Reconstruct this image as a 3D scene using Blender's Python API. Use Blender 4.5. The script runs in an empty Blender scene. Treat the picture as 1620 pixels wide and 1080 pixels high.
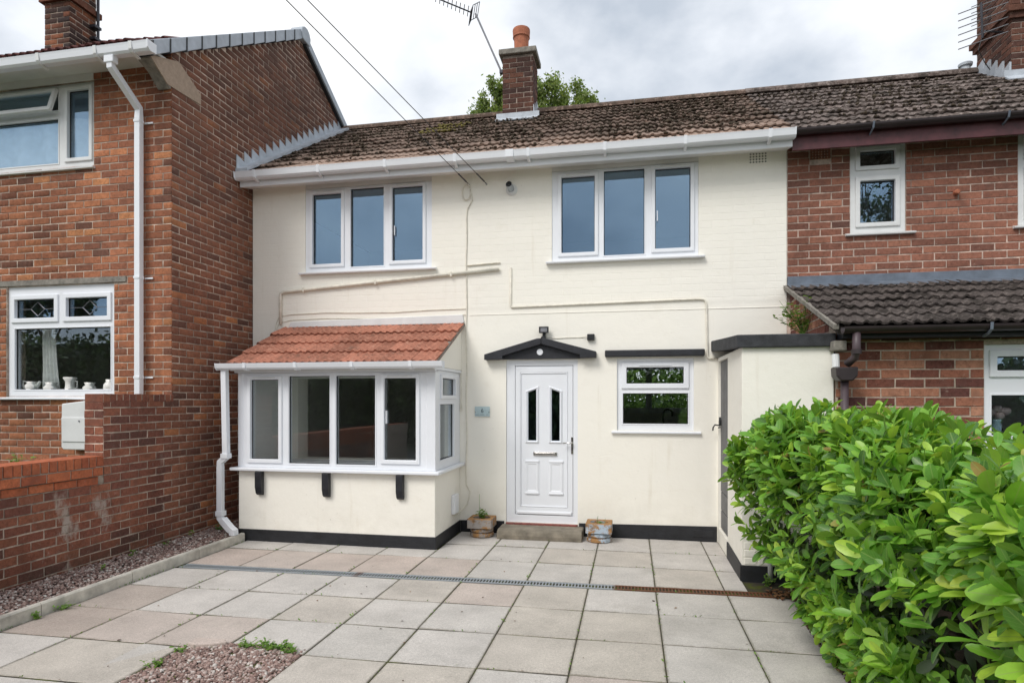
import bpy, bmesh, math, random
import numpy as np
from mathutils import Vector, Matrix
random.seed(6); RNG = np.random.default_rng(6)
sc = bpy.context.scene
COL = sc.collection
R = math.radians
# ------------------------------------------------------------------ camera
CAMY, CAMH, F, YAW = -7.696, 1.715, 966.0, math.atan(188 / 966.0)
cd = bpy.data.cameras.new('camera'); cam = bpy.data.objects.new('camera', cd); COL.objects.link(cam)
cd.sensor_width = 36; cd.lens = 36 * F / 1620; cd.shift_y = 91 / 1620; cd.clip_start = .05; cd.clip_end = 2000
cam.location = (0, CAMY, CAMH); cam.rotation_euler = (R(90), 0, YAW); sc.camera = cam
def px(x, y, z):                      # photo pixel of a point (used only to rank pieces by how large they show)
    y = y - CAMY; r = x * math.cos(YAW) + y * math.sin(YAW); f = -x * math.sin(YAW) + y * math.cos(YAW)
    return 810 + F * r / max(f, .05), 631 - F * (z - CAMH) / max(f, .05), f
# ------------------------------------------------------------------ world, sun, exposure
SUN_DIR = Vector((-.34, -.62, .74)).normalized()
SUN_EL = math.asin(SUN_DIR.z); SUN_AZ = math.atan2(SUN_DIR.x, SUN_DIR.y)
w = bpy.data.worlds.new('World'); sc.world = w; w.use_nodes = True
nt = w.node_tree; nt.nodes.clear()
def wn(t): return nt.nodes.new(t)
wo = wn('ShaderNodeOutputWorld'); sky = wn('ShaderNodeTexSky'); sky.sky_type = 'NISHITA'; sky.sun_disc = False
sky.sun_elevation = SUN_EL; sky.sun_rotation = SUN_AZ; sky.air_density = 1.2; sky.dust_density = 2
b1 = wn('ShaderNodeBackground'); b1.inputs[1].default_value = .1; nt.links.new(sky.outputs[0], b1.inputs[0])
tc = wn('ShaderNodeTexCoord'); mp = wn('ShaderNodeMapping'); mp.inputs['Scale'].default_value = (1.3, 1.3, 2.1)
nt.links.new(tc.outputs['Generated'], mp.inputs[0])
nz = wn('ShaderNodeTexNoise'); nz.inputs['Scale'].default_value = 2.3; nz.inputs['Detail'].default_value = 7; nz.inputs['Roughness'].default_value = .5
nt.links.new(mp.outputs[0], nz.inputs[0])
cr = wn('ShaderNodeValToRGB'); nt.links.new(nz.outputs[0], cr.inputs[0])
cr.color_ramp.elements[0].position = .36; cr.color_ramp.elements[0].color = (.47, .52, .59, 1)
cr.color_ramp.elements[1].position = .66; cr.color_ramp.elements[1].color = (1., 1., 1., 1)
e = cr.color_ramp.elements.new(.5); e.color = (.78, .81, .855, 1)
b2 = wn('ShaderNodeBackground'); b2.inputs[1].default_value = .90; nt.links.new(cr.outputs[0], b2.inputs[0])
mx = wn('ShaderNodeMixShader'); mx.inputs[0].default_value = .93
nt.links.new(b1.outputs[0], mx.inputs[1]); nt.links.new(b2.outputs[0], mx.inputs[2]); nt.links.new(mx.outputs[0], wo.inputs[0])
sd = bpy.data.lights.new('sun', 'SUN'); so = bpy.data.objects.new('sun', sd); COL.objects.link(so)
sd.energy = 1.5; sd.angle = R(24); sd.color = (1, .965, .91)
so.rotation_euler = SUN_DIR.to_track_quat('Z', 'Y').to_euler(); so.location = (-6, -12, 14)
vs = sc.view_settings; vs.view_transform = 'Standard'; vs.look = 'None'; vs.gamma = 1; vs.exposure = .5; vs.use_curve_mapping = False
sc.cycles.max_bounces = 8; sc.cycles.transparent_max_bounces = 12

# ------------------------------------------------------------------ mesh helpers
WO = {None: Vector((0, 0, 0))}
class MB:
    def __init__(s, T=None): s.v = []; s.f = []; s.T = T
    def add(s, vs, fs):
        n = len(s.v)
        s.v += [s.T(*p) if s.T else tuple(p) for p in vs]
        s.f += [tuple(i + n for i in f) for f in fs]; return s
    def box(s, a0, a1, b0, b1, c0, c1):
        return s.add([(a0,b0,c0),(a1,b0,c0),(a1,b1,c0),(a0,b1,c0),(a0,b0,c1),(a1,b0,c1),(a1,b1,c1),(a0,b1,c1)],
                     [(0,3,2,1),(4,5,6,7),(0,1,5,4),(1,2,6,5),(2,3,7,6),(3,0,4,7)])
    def prism(s, pts, axis, a0, a1):       # polygon in the two other axes, extruded along axis
        def P(p, a):
            if axis == 0: return (a, p[0], p[1])
            if axis == 1: return (p[0], a, p[1])
            return (p[0], p[1], a)
        n = len(pts)
        return s.add([P(p, a0) for p in pts] + [P(p, a1) for p in pts],
                     [tuple(range(n))[::-1], tuple(range(n, 2*n))] + [(i, (i+1) % n, n+(i+1) % n, n+i) for i in range(n)])
    def tube(s, path, r, n=8, caps=True, sq=None):
        path = [Vector(p) for p in path]; rs = r if isinstance(r, (list, tuple)) else [r]*len(path)
        rings = []; up = None
        for i, p in enumerate(path):
            d = (path[min(i+1, len(path)-1)] - path[max(i-1, 0)]).normalized()
            if up is None:
                up = Vector((0,0,1)) if abs(d.z) < .9 else Vector((0,1,0))
            a = d.cross(up).normalized(); b = a.cross(d).normalized(); up = b
            if sq: ring = [p + a*x*sq[0] + b*y*sq[1] for x, y in ((-1,-1),(1,-1),(1,1),(-1,1))]
            else: ring = [p + (a*math.cos(2*math.pi*k/n) + b*math.sin(2*math.pi*k/n))*rs[i] for k in range(n)]
            rings.append(ring)
        m = len(rings[0]); vs = [q for ring in rings for q in ring]; fs = []
        for i in range(len(rings)-1):
            for k in range(m):
                fs.append((i*m+k, i*m+(k+1) % m, (i+1)*m+(k+1) % m, (i+1)*m+k))
        if caps: fs.append(tuple(range(m))[::-1]); fs.append(tuple(range((len(rings)-1)*m, len(rings)*m)))
        return s.add(vs, fs)
    def lathe(s, c, prof, n=20):
        vs = []; fs = []
        for r, z in prof:
            vs += [(c[0]+r*math.cos(2*math.pi*k/n), c[1]+r*math.sin(2*math.pi*k/n), c[2]+z) for k in range(n)]
        for i in range(len(prof)-1):
            for k in range(n): fs.append((i*n+k, i*n+(k+1) % n, (i+1)*n+(k+1) % n, (i+1)*n+k))
        fs.append(tuple(range(n))[::-1]); fs.append(tuple(range((len(prof)-1)*n, len(prof)*n)))
        return s.add(vs, fs)
    def grid(s, U0, U1, V0, V1, holes, w0, w1):   # slab with rectangular openings, manifold
        us = sorted({U0, U1} | {min(max(h[k], U0), U1) for h in holes for k in (0, 1)})
        vv = sorted({V0, V1} | {min(max(h[k], V0), V1) for h in holes for k in (2, 3)})
        def full(i, j):
            if i < 0 or j < 0 or i >= len(us)-1 or j >= len(vv)-1: return False
            cu = (us[i]+us[i+1])/2; cv = (vv[j]+vv[j+1])/2
            return not any(h[0] < cu < h[1] and h[2] < cv < h[3] for h in holes)
        for i in range(len(us)-1):
            for j in range(len(vv)-1):
                if not full(i, j): continue
                a0, a1, c0, c1 = us[i], us[i+1], vv[j], vv[j+1]
                q = [(a0,c0,w0),(a1,c0,w0),(a1,c1,w0),(a0,c1,w0),(a0,c0,w1),(a1,c0,w1),(a1,c1,w1),(a0,c1,w1)]
                fs = [(0,3,2,1),(4,5,6,7)]
                if not full(i, j-1): fs.append((0,1,5,4))
                if not full(i+1, j): fs.append((1,2,6,5))
                if not full(i, j+1): fs.append((2,3,7,6))
                if not full(i-1, j): fs.append((3,0,4,7))
                s.add(q, fs)
        return s
def setp(o, label=None, cat=None, group=None, kind=None):
    if label: o['label'] = label
    if cat: o['category'] = cat
    if group: o['group'] = group
    if kind: o['kind'] = kind
    return o
def thing(name, loc, label, cat, group=None, kind=None):
    o = bpy.data.objects.new(name, None); COL.objects.link(o); o.location = loc; o.empty_display_size = .2
    WO[o] = Vector(loc); return setp(o, label, cat, group, kind)
def put(o, parent, org):
    COL.objects.link(o); WO[o] = Vector(org)
    if parent is not None: o.parent = parent
    o.location = Vector(org) - WO[parent]; return o
def mk(name, mb, mat, parent=None, bevel=0, smooth=False, seg=2, recalc=True, merge=False, **kw):
    V = np.array([tuple(p) for p in mb.v], dtype=float)
    lo, hi = V.min(0), V.max(0); org = Vector(((lo[0]+hi[0])/2, (lo[1]+hi[1])/2, lo[2] if parent is None else (lo[2]+hi[2])/2))
    me = bpy.data.meshes.new(name); me.from_pydata((V - np.array(org)).tolist(), [], mb.f)
    if recalc or merge:
        bm = bmesh.new(); bm.from_mesh(me)
        if merge: bmesh.ops.remove_doubles(bm, verts=bm.verts, dist=1e-5)
        bmesh.ops.recalc_face_normals(bm, faces=bm.faces); bm.to_mesh(me); bm.free()
    me.materials.append(mat)
    if smooth: me.polygons.foreach_set('use_smooth', [True]*len(me.polygons))
    o = bpy.data.objects.new(name, me); put(o, parent, org)
    if bevel:
        m = o.modifiers.new('bevel', 'BEVEL'); m.width = bevel; m.segments = seg; m.limit_method = 'ANGLE'; m.angle_limit = R(40)
    return setp(o, **kw)
def npmesh(name, V, Fa, mat, parent, org, uv=None, smooth=False, **kw):     # fast mesh from arrays, faces all of one size
    me = bpy.data.meshes.new(name); k = Fa.shape[1]
    me.vertices.add(len(V)); me.vertices.foreach_set('co', (V - np.array(org)).astype(np.float32).ravel())
    me.loops.add(Fa.size); me.loops.foreach_set('vertex_index', Fa.astype(np.int32).ravel())
    me.polygons.add(len(Fa)); me.polygons.foreach_set('loop_start', np.arange(0, Fa.size, k, dtype=np.int32))
    me.polygons.foreach_set('loop_total', np.full(len(Fa), k, dtype=np.int32))
    if smooth: me.polygons.foreach_set('use_smooth', np.ones(len(Fa), dtype=bool))
    if uv is not None:
        l = me.uv_layers.new(name='UVMap'); l.data.foreach_set('uv', uv[Fa.ravel()].astype(np.float32).ravel())
    me.update(calc_edges=True); me.validate(); me.materials.append(mat)
    o = bpy.data.objects.new(name, me); put(o, parent, org); return setp(o, **kw)
def front(y0): return lambda u, v, ww: (u, y0 - ww, v)         # wall plane facing the camera (-y)
def east(x0): return lambda u, v, ww: (x0 + ww, u, v)          # wall plane facing +x
def west(x0): return lambda u, v, ww: (x0 - ww, u, v)          # wall plane facing -x

# ------------------------------------------------------------------ materials
class NT:
    def __init__(s, name):
        s.m = bpy.data.materials.new(name); s.m.use_nodes = True; s.t = s.m.node_tree; s.t.nodes.clear()
        s.out = s.n('ShaderNodeOutputMaterial'); s.b = s.n('ShaderNodeBsdfPrincipled'); s.l(s.b.outputs[0], s.out.inputs[0])
        s.geo = s.n('ShaderNodeNewGeometry'); s.pos = s.geo.outputs['Position']
    def n(s, t): return s.t.nodes.new(t)
    def l(s, a, b): s.t.links.new(a, b)
    def sv(s, sock, v):
        if isinstance(v, bpy.types.NodeSocket): s.l(v, sock)
        elif isinstance(v, (tuple, list)) and len(v) == 3 and sock.type == 'RGBA': sock.default_value = (*v, 1)
        else: sock.default_value = v
    def noise(s, scale, detail=4, rough=.5, vec=None, scl=None):
        n = s.n('ShaderNodeTexNoise'); n.inputs['Scale'].default_value = scale; n.inputs['Detail'].default_value = detail; n.inputs['Roughness'].default_value = rough
        v = vec or s.pos
        if scl:
            m = s.n('ShaderNodeMapping'); m.inputs['Scale'].default_value = scl; s.l(v, m.inputs[0]); v = m.outputs[0]
        s.l(v, n.inputs['Vector']); return n.outputs[0]
    def vor(s, scale, feature='F1', out=0, vec=None):
        n = s.n('ShaderNodeTexVoronoi'); n.feature = feature; n.inputs['Scale'].default_value = scale; s.l(vec or s.pos, n.inputs['Vector']); return n.outputs[out]
    def ramp(s, fac, stops, interp='LINEAR'):
        n = s.n('ShaderNodeValToRGB'); n.color_ramp.interpolation = interp; el = n.color_ramp.elements
        while len(el) < len(stops): el.new(.5)
        for k, (p, c) in enumerate(stops):
            el[k].position = p; el[k].color = (*(c if isinstance(c, (tuple, list)) else (c, c, c)), 1)
        s.l(fac, n.inputs[0]); return n.outputs[0]
    def mix(s, fac, a, b, mode='MIX'):
        n = s.n('ShaderNodeMix'); n.data_type = 'RGBA'; n.blend_type = mode
        s.sv(n.inputs[0], fac); s.sv(n.inputs[6], a); s.sv(n.inputs[7], b); return n.outputs[2]
    def math(s, op, a, b=0., c=None, clamp=False):
        n = s.n('ShaderNodeMath'); n.operation = op; n.use_clamp = clamp; s.sv(n.inputs[0], a); s.sv(n.inputs[1], b)
        if c is not None: s.sv(n.inputs[2], c)
        return n.outputs[0]
    def xyz(s):
        n = s.n('ShaderNodeSeparateXYZ'); s.l(s.pos, n.inputs[0]); return n.outputs
    def rng(s, v, a, b, c=0., d=1.):
        n = s.n('ShaderNodeMapRange'); s.sv(n.inputs[0], v)
        for k, q in enumerate((a, b, c, d)): n.inputs[k+1].default_value = q
        return n.outputs[0]
    def bump(s, h, strength=.3, dist=.01, prev=None):
        n = s.n('ShaderNodeBump'); n.inputs['Strength'].default_value = strength; n.inputs['Distance'].default_value = dist
        s.l(h, n.inputs['Height'])
        if prev is not None: s.l(prev, n.inputs['Normal'])
        return n.outputs[0]
    def rnd(s, k=7.13):      # one random number for each object and each loose piece
        o = s.n('ShaderNodeObjectInfo'); a = s.math('MULTIPLY', s.geo.outputs['Random Per Island'], k)
        return s.math('FRACT', s.math('ADD', o.outputs['Random'], a))
    def done(s, col, rough=.8, normal=None, metal=0., spec=.5):
        s.sv(s.b.inputs['Base Color'], col); s.sv(s.b.inputs['Roughness'], rough); s.b.inputs['Metallic'].default_value = metal
        s.b.inputs['Specular IOR Level'].default_value = spec
        if normal is not None: s.l(normal, s.b.inputs['Normal'])
        return s.m
def plain(name, col, rough=.6, var=.15, scale=6., bump=.0, metal=0., spec=.5, bscale=60.):
    t = NT(name); n = t.noise(scale, 5, .6)
    c = t.mix(1, col, t.ramp(n, [(.3, 1-var), (.7, 1+var*.4)]), 'MULTIPLY')
    nm = t.bump(t.noise(bscale, 4, .6), bump, .006) if bump else None
    return t.done(c, rough, nm, metal, spec)
def brick_mat(name, stops, dark=(.35, 1.), dirt_z=None, streak=.0, dscale=.9):
    t = NT(name); r = t.rnd(); c = t.ramp(r, stops)
    fine = t.noise(30, 6, .75); c = t.mix(1, c, t.ramp(fine, [(.28, .50), (.5, .98), (.75, 1.38)]), 'MULTIPLY')
    c = t.mix(t.ramp(t.noise(7.5, 5, .7), [(.52, 0.), (.72, .55)]), c, (.085, .058, .05))
    c = t.mix(t.ramp(t.noise(19, 5, .75), [(.60, 0.), (.72, .55)]), c, (.44, .33, .27))
    big = t.noise(dscale, 5, .6); c = t.mix(1, c, t.ramp(big, [(dark[0], .62), (dark[0]+.3, dark[1])]), 'MULTIPLY')
    if dirt_z:
        z = t.xyz()[2]; c = t.mix(t.math('MULTIPLY', t.rng(z, dirt_z[0], dirt_z[1]), t.ramp(t.noise(3.1, 4), [(.3, .35), (.6, 1.)])), c, (.115, .066, .052))
    if streak:
        z = t.xyz()[2]; s1 = t.ramp(t.noise(2.3, 6, .7, scl=(1, 1, .55)), [(.545, 0.), (.62, 1.)])
        k = t.math('MULTIPLY', s1, t.rng(z, 1.25, .5)); k = t.math('MULTIPLY', k, streak, clamp=True)
        c = t.mix(k, c, (.44, .38, .33))
        c = t.mix(t.math('MULTIPLY', t.rng(z, .38, .05), t.ramp(t.noise(2.6, 5, .7), [(.4, 0.), (.6, .75)])), c, (.055, .05, .035))
    nm = t.bump(t.noise(55, 5, .7), .55, .006); nm = t.bump(t.noise(9, 3), .25, .012, nm)
    return t.done(c, .93, nm, spec=.25)
M = {}
M['brick_left'] = brick_mat('brick_left', [(0, (.17, .08, .056)), (.08, (.26, .105, .065)), (.4, (.36, .14, .078)), (.75, (.43, .17, .09)), (.93, (.50, .20, .098)), (1, (.56, .245, .11))], dscale=.75)
M['brick_gable'] = brick_mat('brick_gable', [(0, (.15, .073, .055)), (.15, (.215, .09, .06)), (.55, (.275, .112, .069)), (.92, (.34, .138, .08)), (.97, (.44, .17, .08)), (1, (.52, .21, .09))], dirt_z=(2.6, 7.2))
M['brick_garden'] = brick_mat('brick_garden', [(0, (.15, .07, .055)), (.25, (.225, .085, .06)), (.6, (.28, .105, .068)), (1, (.35, .135, .08))], streak=.95, dscale=1.4)
M['brick_orange'] = brick_mat('brick_orange', [(0, (.36, .105, .055)), (.5, (.42, .125, .06)), (1, (.48, .15, .07))], dark=(.2, 1.))
M['brick_right'] = brick_mat('brick_right', [(0, (.19, .085, .062)), (.3, (.25, .108, .074)), (.7, (.31, .132, .09)), (.95, (.37, .165, .108)), (1, (.14, .07, .056))], dark=(.22, 1.))
M['brick_porch'] = brick_mat('brick_porch', [(0, (.085, .036, .034)), (.22, (.145, .056, .044)), (.5, (.25, .094, .062)), (.8, (.36, .155, .098)), (1, (.43, .215, .14))], dark=(.2, 1.))
M['brick_chimney'] = brick_mat('brick_chimney', [(0, (.075, .042, .036)), (.5, (.13, .06, .045)), (1, (.20, .088, .058))])
M['brick_chimney_left'] = brick_mat('brick_chimney_left', [(0, (.05, .036, .036)), (.4, (.09, .05, .04)), (.7, (.22, .085, .05)), (1, (.32, .12, .06))])
def mortar(name, col):
    t = NT(name); c = t.mix(1, col, t.ramp(t.noise(9, 6, .75), [(.3, .36), (.62, 1.08)]), 'MULTIPLY')
    c = t.mix(1, c, t.ramp(t.noise(1.1, 4), [(.35, .55), (.6, 1.05)]), 'MULTIPLY')
    return t.done(c, .95, t.bump(t.noise(90, 3), .5, .004), spec=.2)
M['mortar'] = mortar('mortar', (.62, .50, .41)); M['mortar_dark'] = mortar('mortar_dark', (.42, .34, .29)); M['mortar_pink'] = mortar('mortar_pink', (.66, .52, .44))
def cream():
    t = NT('cream_masonry_paint'); x, y, z = t.xyz()
    cb = t.n('ShaderNodeCombineXYZ'); t.l(t.math('ADD', x, y), cb.inputs[0]); t.l(z, cb.inputs[1])
    bk = t.n('ShaderNodeTexBrick'); t.l(cb.outputs[0], bk.inputs[0]); bk.inputs['Scale'].default_value = 1; bk.inputs['Brick Width'].default_value = .2405; bk.inputs['Row Height'].default_value = .084
    bk.inputs['Mortar Size'].default_value = .006; bk.inputs['Mortar Smooth'].default_value = .9; bk.inputs['Color1'].default_value = (1,1,1,1); bk.inputs['Color2'].default_value = (.86,.86,.86,1); bk.inputs['Mortar'].default_value = (.25,.25,.25,1)
    up = t.rng(z, 2.86, 2.9); hb = t.math('MULTIPLY', bk.outputs[0], up)
    wv = t.n('ShaderNodeTexWave'); wv.wave_type = 'RINGS'; wv.inputs['Scale'].default_value = 1.6; wv.inputs['Distortion'].default_value = 6; wv.inputs['Detail'].default_value = 3; wv.inputs['Detail Scale'].default_value = .8; t.l(t.pos, wv.inputs[0])
    tr = t.math('MULTIPLY', t.ramp(wv.outputs[1], [(.0, 0.), (.06, 1.), (.14, .3), (1, .3)]), t.math('SUBTRACT', 1., up))
    tr = t.math('MULTIPLY', tr, t.ramp(t.noise(4.2, 3), [(.52, 0.), (.6, 1.)]))
    nm = t.bump(hb, .42, .006); nm = t.bump(tr, .16, .004, nm); nm = t.bump(t.noise(5.5, 5, .6), .35, .02, nm); nm = t.bump(t.noise(120, 3), .18, .003, nm)
    c = t.mix(t.ramp(t.noise(.9, 5, .6), [(.35, 0.), (.7, 1.)]), (.885, .855, .772), (.87, .842, .77))
    c = t.mix(t.math('MULTIPLY', t.ramp(t.noise(4.5, 6, .7), [(.56, 0.), (.74, 1.)]), .10), c, (.52, .42, .27))
    sp = t.ramp(t.noise(26, 2), [(.735, 0.), (.76, 1.)]); c = t.mix(t.math('MULTIPLY', sp, .3), c, (.45, .40, .33))
    low = t.math('MULTIPLY', t.rng(z, .62, .14), t.ramp(t.noise(3.2, 5, .7), [(.4, 0.), (.7, .28)])); c = t.mix(low, c, (.50, .46, .38))
    st = t.math('MULTIPLY', t.ramp(t.noise(7, 4, .6, scl=(1, 1, .07)), [(.60, 0.), (.72, 1.)]), t.ramp(t.noise(1.2, 3), [(.45, 0.), (.62, .22)])); c = t.mix(st, c, (.55, .47, .33))
    return t.done(c, .82, nm, spec=.3)
M['cream'] = cream()
M['upvc'] = plain('white_upvc', (.80, .82, .86), .32, .03, 3)
M['upvc_old'] = plain('aged_white_upvc', (.72, .73, .73), .42, .10, 4)
M['soffit_white'] = plain('white_soffit_board', (.74, .73, .71), .5, .10, 3)
M['black'] = plain('black_masonry_paint', (.016, .017, .021), .55, .45, 9, .5, bscale=26)
M['black_timber'] = plain('black_painted_timber', (.017, .018, .024), .5, .4, 12, .5, bscale=40)
M['black_plastic'] = plain('black_plastic', (.014, .015, .017), .4, .2, 8)
M['seal'] = plain('dark_rubber_seal', (.012, .012, .014), .6, .1)
M['lead'] = plain('lead_flashing', (.48, .52, .57), .55, .22, 7, .25, metal=0., bscale=18)
M['lead_dark'] = plain('dark_lead_flashing', (.15, .18, .225), .5, .35, 6, .3, metal=.1, bscale=14)
M['felt'] = plain('bitumen_felt', (.045, .047, .053), .85, .5, 11, .8, bscale=150)
M['verge'] = plain('grey_verge_plastic', (.43, .475, .535), .5, .2, 7)
M['verge_dark'] = plain('dark_verge_edge', (.025, .027, .03), .6, .1)
M['maroon'] = plain('maroon_painted_timber', (.10, .026, .032), .5, .5, 8, .2)
M['brown_plastic'] = plain('brown_gutter_plastic', (.030, .020, .022), .42, .25, 6)
M['brown_pipe'] = plain('faded_brown_pipe', (.075, .052, .06), .45, .25, 6)
M['concrete'] = plain('weathered_concrete', (.25, .23, .20), .92, .45, 16, .6, bscale=70)
M['render_patch'] = plain('sandy_render_patch', (.38, .29, .22), .95, .2, 25, .5)
M['kerb'] = plain('concrete_edging', (.62, .585, .515), .9, .45, 5, .5)
M['stone'] = plain('worn_sandstone_step', (.23, .20, .155), .9, .45, 7, .7, bscale=35)
M['red_tile'] = plain('red_quarry_tile', (.24, .058, .045), .5, .35, 14, .2)
M['terracotta'] = plain('terracotta_pot', (.44, .155, .085), .85, .35, 10, .3)
M['soil'] = plain('soil', (.085, .062, .045), .97, .6, 30, 1., bscale=60)
M['asphalt'] = plain('asphalt', (.05, .05, .052), .9, .3, 3, .5, bscale=150)
M['grass'] = plain('lawn', (.06, .10, .03), .95, .5, 2, .5)
M['steel'] = plain('galvanised_steel', (.42, .46, .50), .42, .35, 12, .1, metal=.75)
M['alu'] = plain('aerial_aluminium', (.28, .28, .30), .45, .25, 9, metal=.6)
M['alu_dark'] = plain('tarnished_aerial_metal', (.055, .055, .065), .5, .3, 9, metal=.5)
M['chrome'] = plain('chrome', (.72, .70, .68), .15, .05, 5, metal=1.)
M['cable'] = plain('black_cable', (.02, .02, .022), .6, .1)
M['cream_pipe'] = plain('cream_painted_pipe', (.78, .74, .64), .55, .2, 12)
M['bark'] = plain('bark', (.10, .08, .06), .95, .5, 12, .8, bscale=40)
M['plaster'] = plain('interior_plaster', (.80, .78, .74), .9, .05, 2)
M['floor_in'] = plain('interior_floor', (.16, .12, .09), .7, .3, 4)
M['worktop'] = plain('dark_worktop', (.06, .06, .065), .4, .2, 8)
M['curtain'] = plain('net_curtain', (.84, .83, .80), .95, .2, 9)
M['china'] = plain('white_china', (.78, .76, .72), .25, .15, 40)
M['petal'] = plain('pale_pink_petals', (.72, .52, .46), .8, .3, 60)
M['door_grey'] = plain('grey_painted_planks', (.135, .135, .14), .6, .3, 10, .35, bscale=30)
M['car_paint'] = plain('blue_car_paint', (.05, .07, .10), .25, .1)
M['sign_text'] = plain('dark_sign_lettering', (.02, .04, .05), .5, .05)
M['sign'] = plain('pale_glass_sign', (.48, .60, .63), .18, .12, 25)
M['dead_leaf'] = plain('dead_leaves', (.20, .09, .035), .9, .5, 40)
def glass(name, rc, f0=.1, tc_=(.86, .88, .88)):      # thin sheet: reflection grows with the angle, the rest passes straight through
    t = NT(name); t.t.nodes.remove(t.b); tr = t.n('ShaderNodeBsdfTransparent'); tr.inputs[0].default_value = (*tc_, 1)
    gl = t.n('ShaderNodeBsdfGlossy'); gl.inputs['Color'].default_value = (*rc, 1); gl.inputs['Roughness'].default_value = .0
    dt = t.n('ShaderNodeVectorMath'); dt.operation = 'DOT_PRODUCT'; t.l(t.geo.outputs['Incoming'], dt.inputs[0]); t.l(t.geo.outputs['Normal'], dt.inputs[1])
    k = t.math('POWER', t.math('SUBTRACT', 1., t.math('ABSOLUTE', dt.outputs['Value']), clamp=True), 5.); fr = t.math('ADD', f0, t.math('MULTIPLY', k, 1.-f0)); mxs = t.n('ShaderNodeMixShader')
    bp = t.bump(t.noise(1.1, 2), .012, .02); t.l(bp, gl.inputs['Normal'])
    t.l(fr, mxs.inputs[0]); t.l(tr.outputs[0], mxs.inputs[1]); t.l(gl.outputs[0], mxs.inputs[2]); t.l(mxs.outputs[0], t.out.inputs[0]); return t.m
M['glass'] = glass('coated_window_glass', (.52, .75, 1.), .19, (.84, .88, .90))
M['glass_clear'] = glass('clear_window_glass', (.85, .92, 1.), .075, (.93, .95, .95)); M['glass_mid'] = glass('plain_window_glass', (.75, .88, 1.), .12, (.94, .96, .96))
def tile_mat(name, base, pale, moss, pale_amt, eave_z=None, moss_amt=.5):
    t = NT(name); r = t.rnd(); c = t.mix(1, base, t.ramp(r, [(0, .72), (1, 1.25)]), 'MULTIPLY')
    c = t.mix(1, c, t.ramp(t.noise(22, 5, .7), [(.3, .6), (.7, 1.3)]), 'MULTIPLY')
    pm = t.ramp(t.noise(11, 6, .75), [(.62-pale_amt*.25, 0.), (.72-pale_amt*.2, 1.)])
    mm = t.ramp(t.noise(4.2, 6, .75), [(.62-moss_amt*.35, 0.), (.72-moss_amt*.3, 1.)])
    if eave_z:
        z = t.xyz()[2]; k = t.rng(t.math('ADD', z, t.math('MULTIPLY', t.noise(2.2, 4), .9)), eave_z+1.05, eave_z+.42)
        pm = t.math('MULTIPLY', t.math('ADD', pm, k), 1., clamp=True); mm = t.math('MULTIPLY', mm, t.math('SUBTRACT', 1., k))
    c = t.mix(pm, c, pale); c = t.mix(t.math('MULTIPLY', mm, .85), c, moss)
    li = t.ramp(t.noise(30, 3, .5), [(.70, 0.), (.74, 1.)]); c = t.mix(t.math('MULTIPLY', li, .5), c, (.42, .38, .32))
    nm = t.bump(t.noise(45, 5, .7), .6, .01)
    return t.done(c, .95, nm, spec=.2)
M['tile_main'] = tile_mat('mossy_brown_tile', (.14, .098, .078), (.38, .275, .22), (.065, .05, .035), .32, 4.72, .42)
M['tile_right'] = tile_mat('mossy_grey_brown_tile', (.13, .10, .088), (.27, .225, .205), (.04, .033, .027), .55, None, .4)
M['tile_bay'] = tile_mat('terracotta_roof_tile', (.40, .17, .115), (.45, .23, .165), (.19, .10, .07), .3, None, .14)
M['tile_porch'] = tile_mat('charcoal_brown_tile', (.075, .062, .057), (.16, .135, .122), (.026, .022, .018), .4, None, .35)
M['tile_left'] = tile_mat('maroon_roof_tile', (.10, .036, .034), (.16, .06, .05), (.05, .025, .022), .3, None, .1)
M['moss'] = plain('roof_moss', (.075, .056, .037), 1., .6, 30, 1., bscale=90)
M['moss_yellow'] = plain('yellow_lichen_moss', (.20, .17, .05), 1., .5, 30, 1., bscale=90)
def slab_mat(name, a, b):
    t = NT(name); o = t.rnd(); c = t.mix(o, a, b)
    gt_ = t.n('ShaderNodeTexCoord'); sx = t.n('ShaderNodeSeparateXYZ'); t.l(gt_.outputs['Generated'], sx.inputs[0])
    ed = t.math('MAXIMUM', t.math('ABSOLUTE', t.math('SUBTRACT', sx.outputs[0], .5)), t.math('ABSOLUTE', t.math('SUBTRACT', sx.outputs[1], .5)))
    ed = t.math('ADD', ed, t.math('MULTIPLY', t.math('SUBTRACT', t.noise(13, 5, .7), .5), .05)); ed = t.ramp(ed, [(.468, 0.), (.487, .35), (.4935, 1.)])
    c = t.mix(1, c, t.ramp(t.noise(2.3, 6, .65), [(.3, .80), (.7, 1.08)]), 'MULTIPLY')
    c = t.mix(1, c, t.ramp(t.noise(160, 2), [(.3, .80), (.7, 1.14)]), 'MULTIPLY')
    c = t.mix(t.math('MULTIPLY', t.ramp(t.noise(1.3, 7, .75), [(.52, 0.), (.72, 1.)]), .45), c, (.29, .265, .23))
    sp = t.ramp(t.noise(38, 2), [(.74, 0.), (.77, 1.)]); c = t.mix(t.math('MULTIPLY', sp, .5), c, (.10, .085, .07))
    c = t.mix(t.math('MULTIPLY', ed, .6), c, (.16, .145, .105))
    c = t.mix(1, c, t.ramp(t.noise(55, 4, .8), [(.3, .82), (.7, 1.12)]), 'MULTIPLY')
    nm = t.bump(t.noise(230, 2), .35, .003); nm = t.bump(t.noise(3, 4), .2, .01, nm)
    return t.done(c, .86, nm, spec=.3)
M['slab_grey'] = slab_mat('grey_paving', (.53, .50, .465), (.58, .545, .51)); M['slab_pink'] = slab_mat('pink_paving', (.53, .445, .395), (.52, .455, .41))
M['slab_buff'] = slab_mat('buff_paving', (.535, .49, .44), (.52, .475, .42)); M['slab_brown'] = slab_mat('brown_paving', (.45, .38, .335), (.46, .40, .355))
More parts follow.
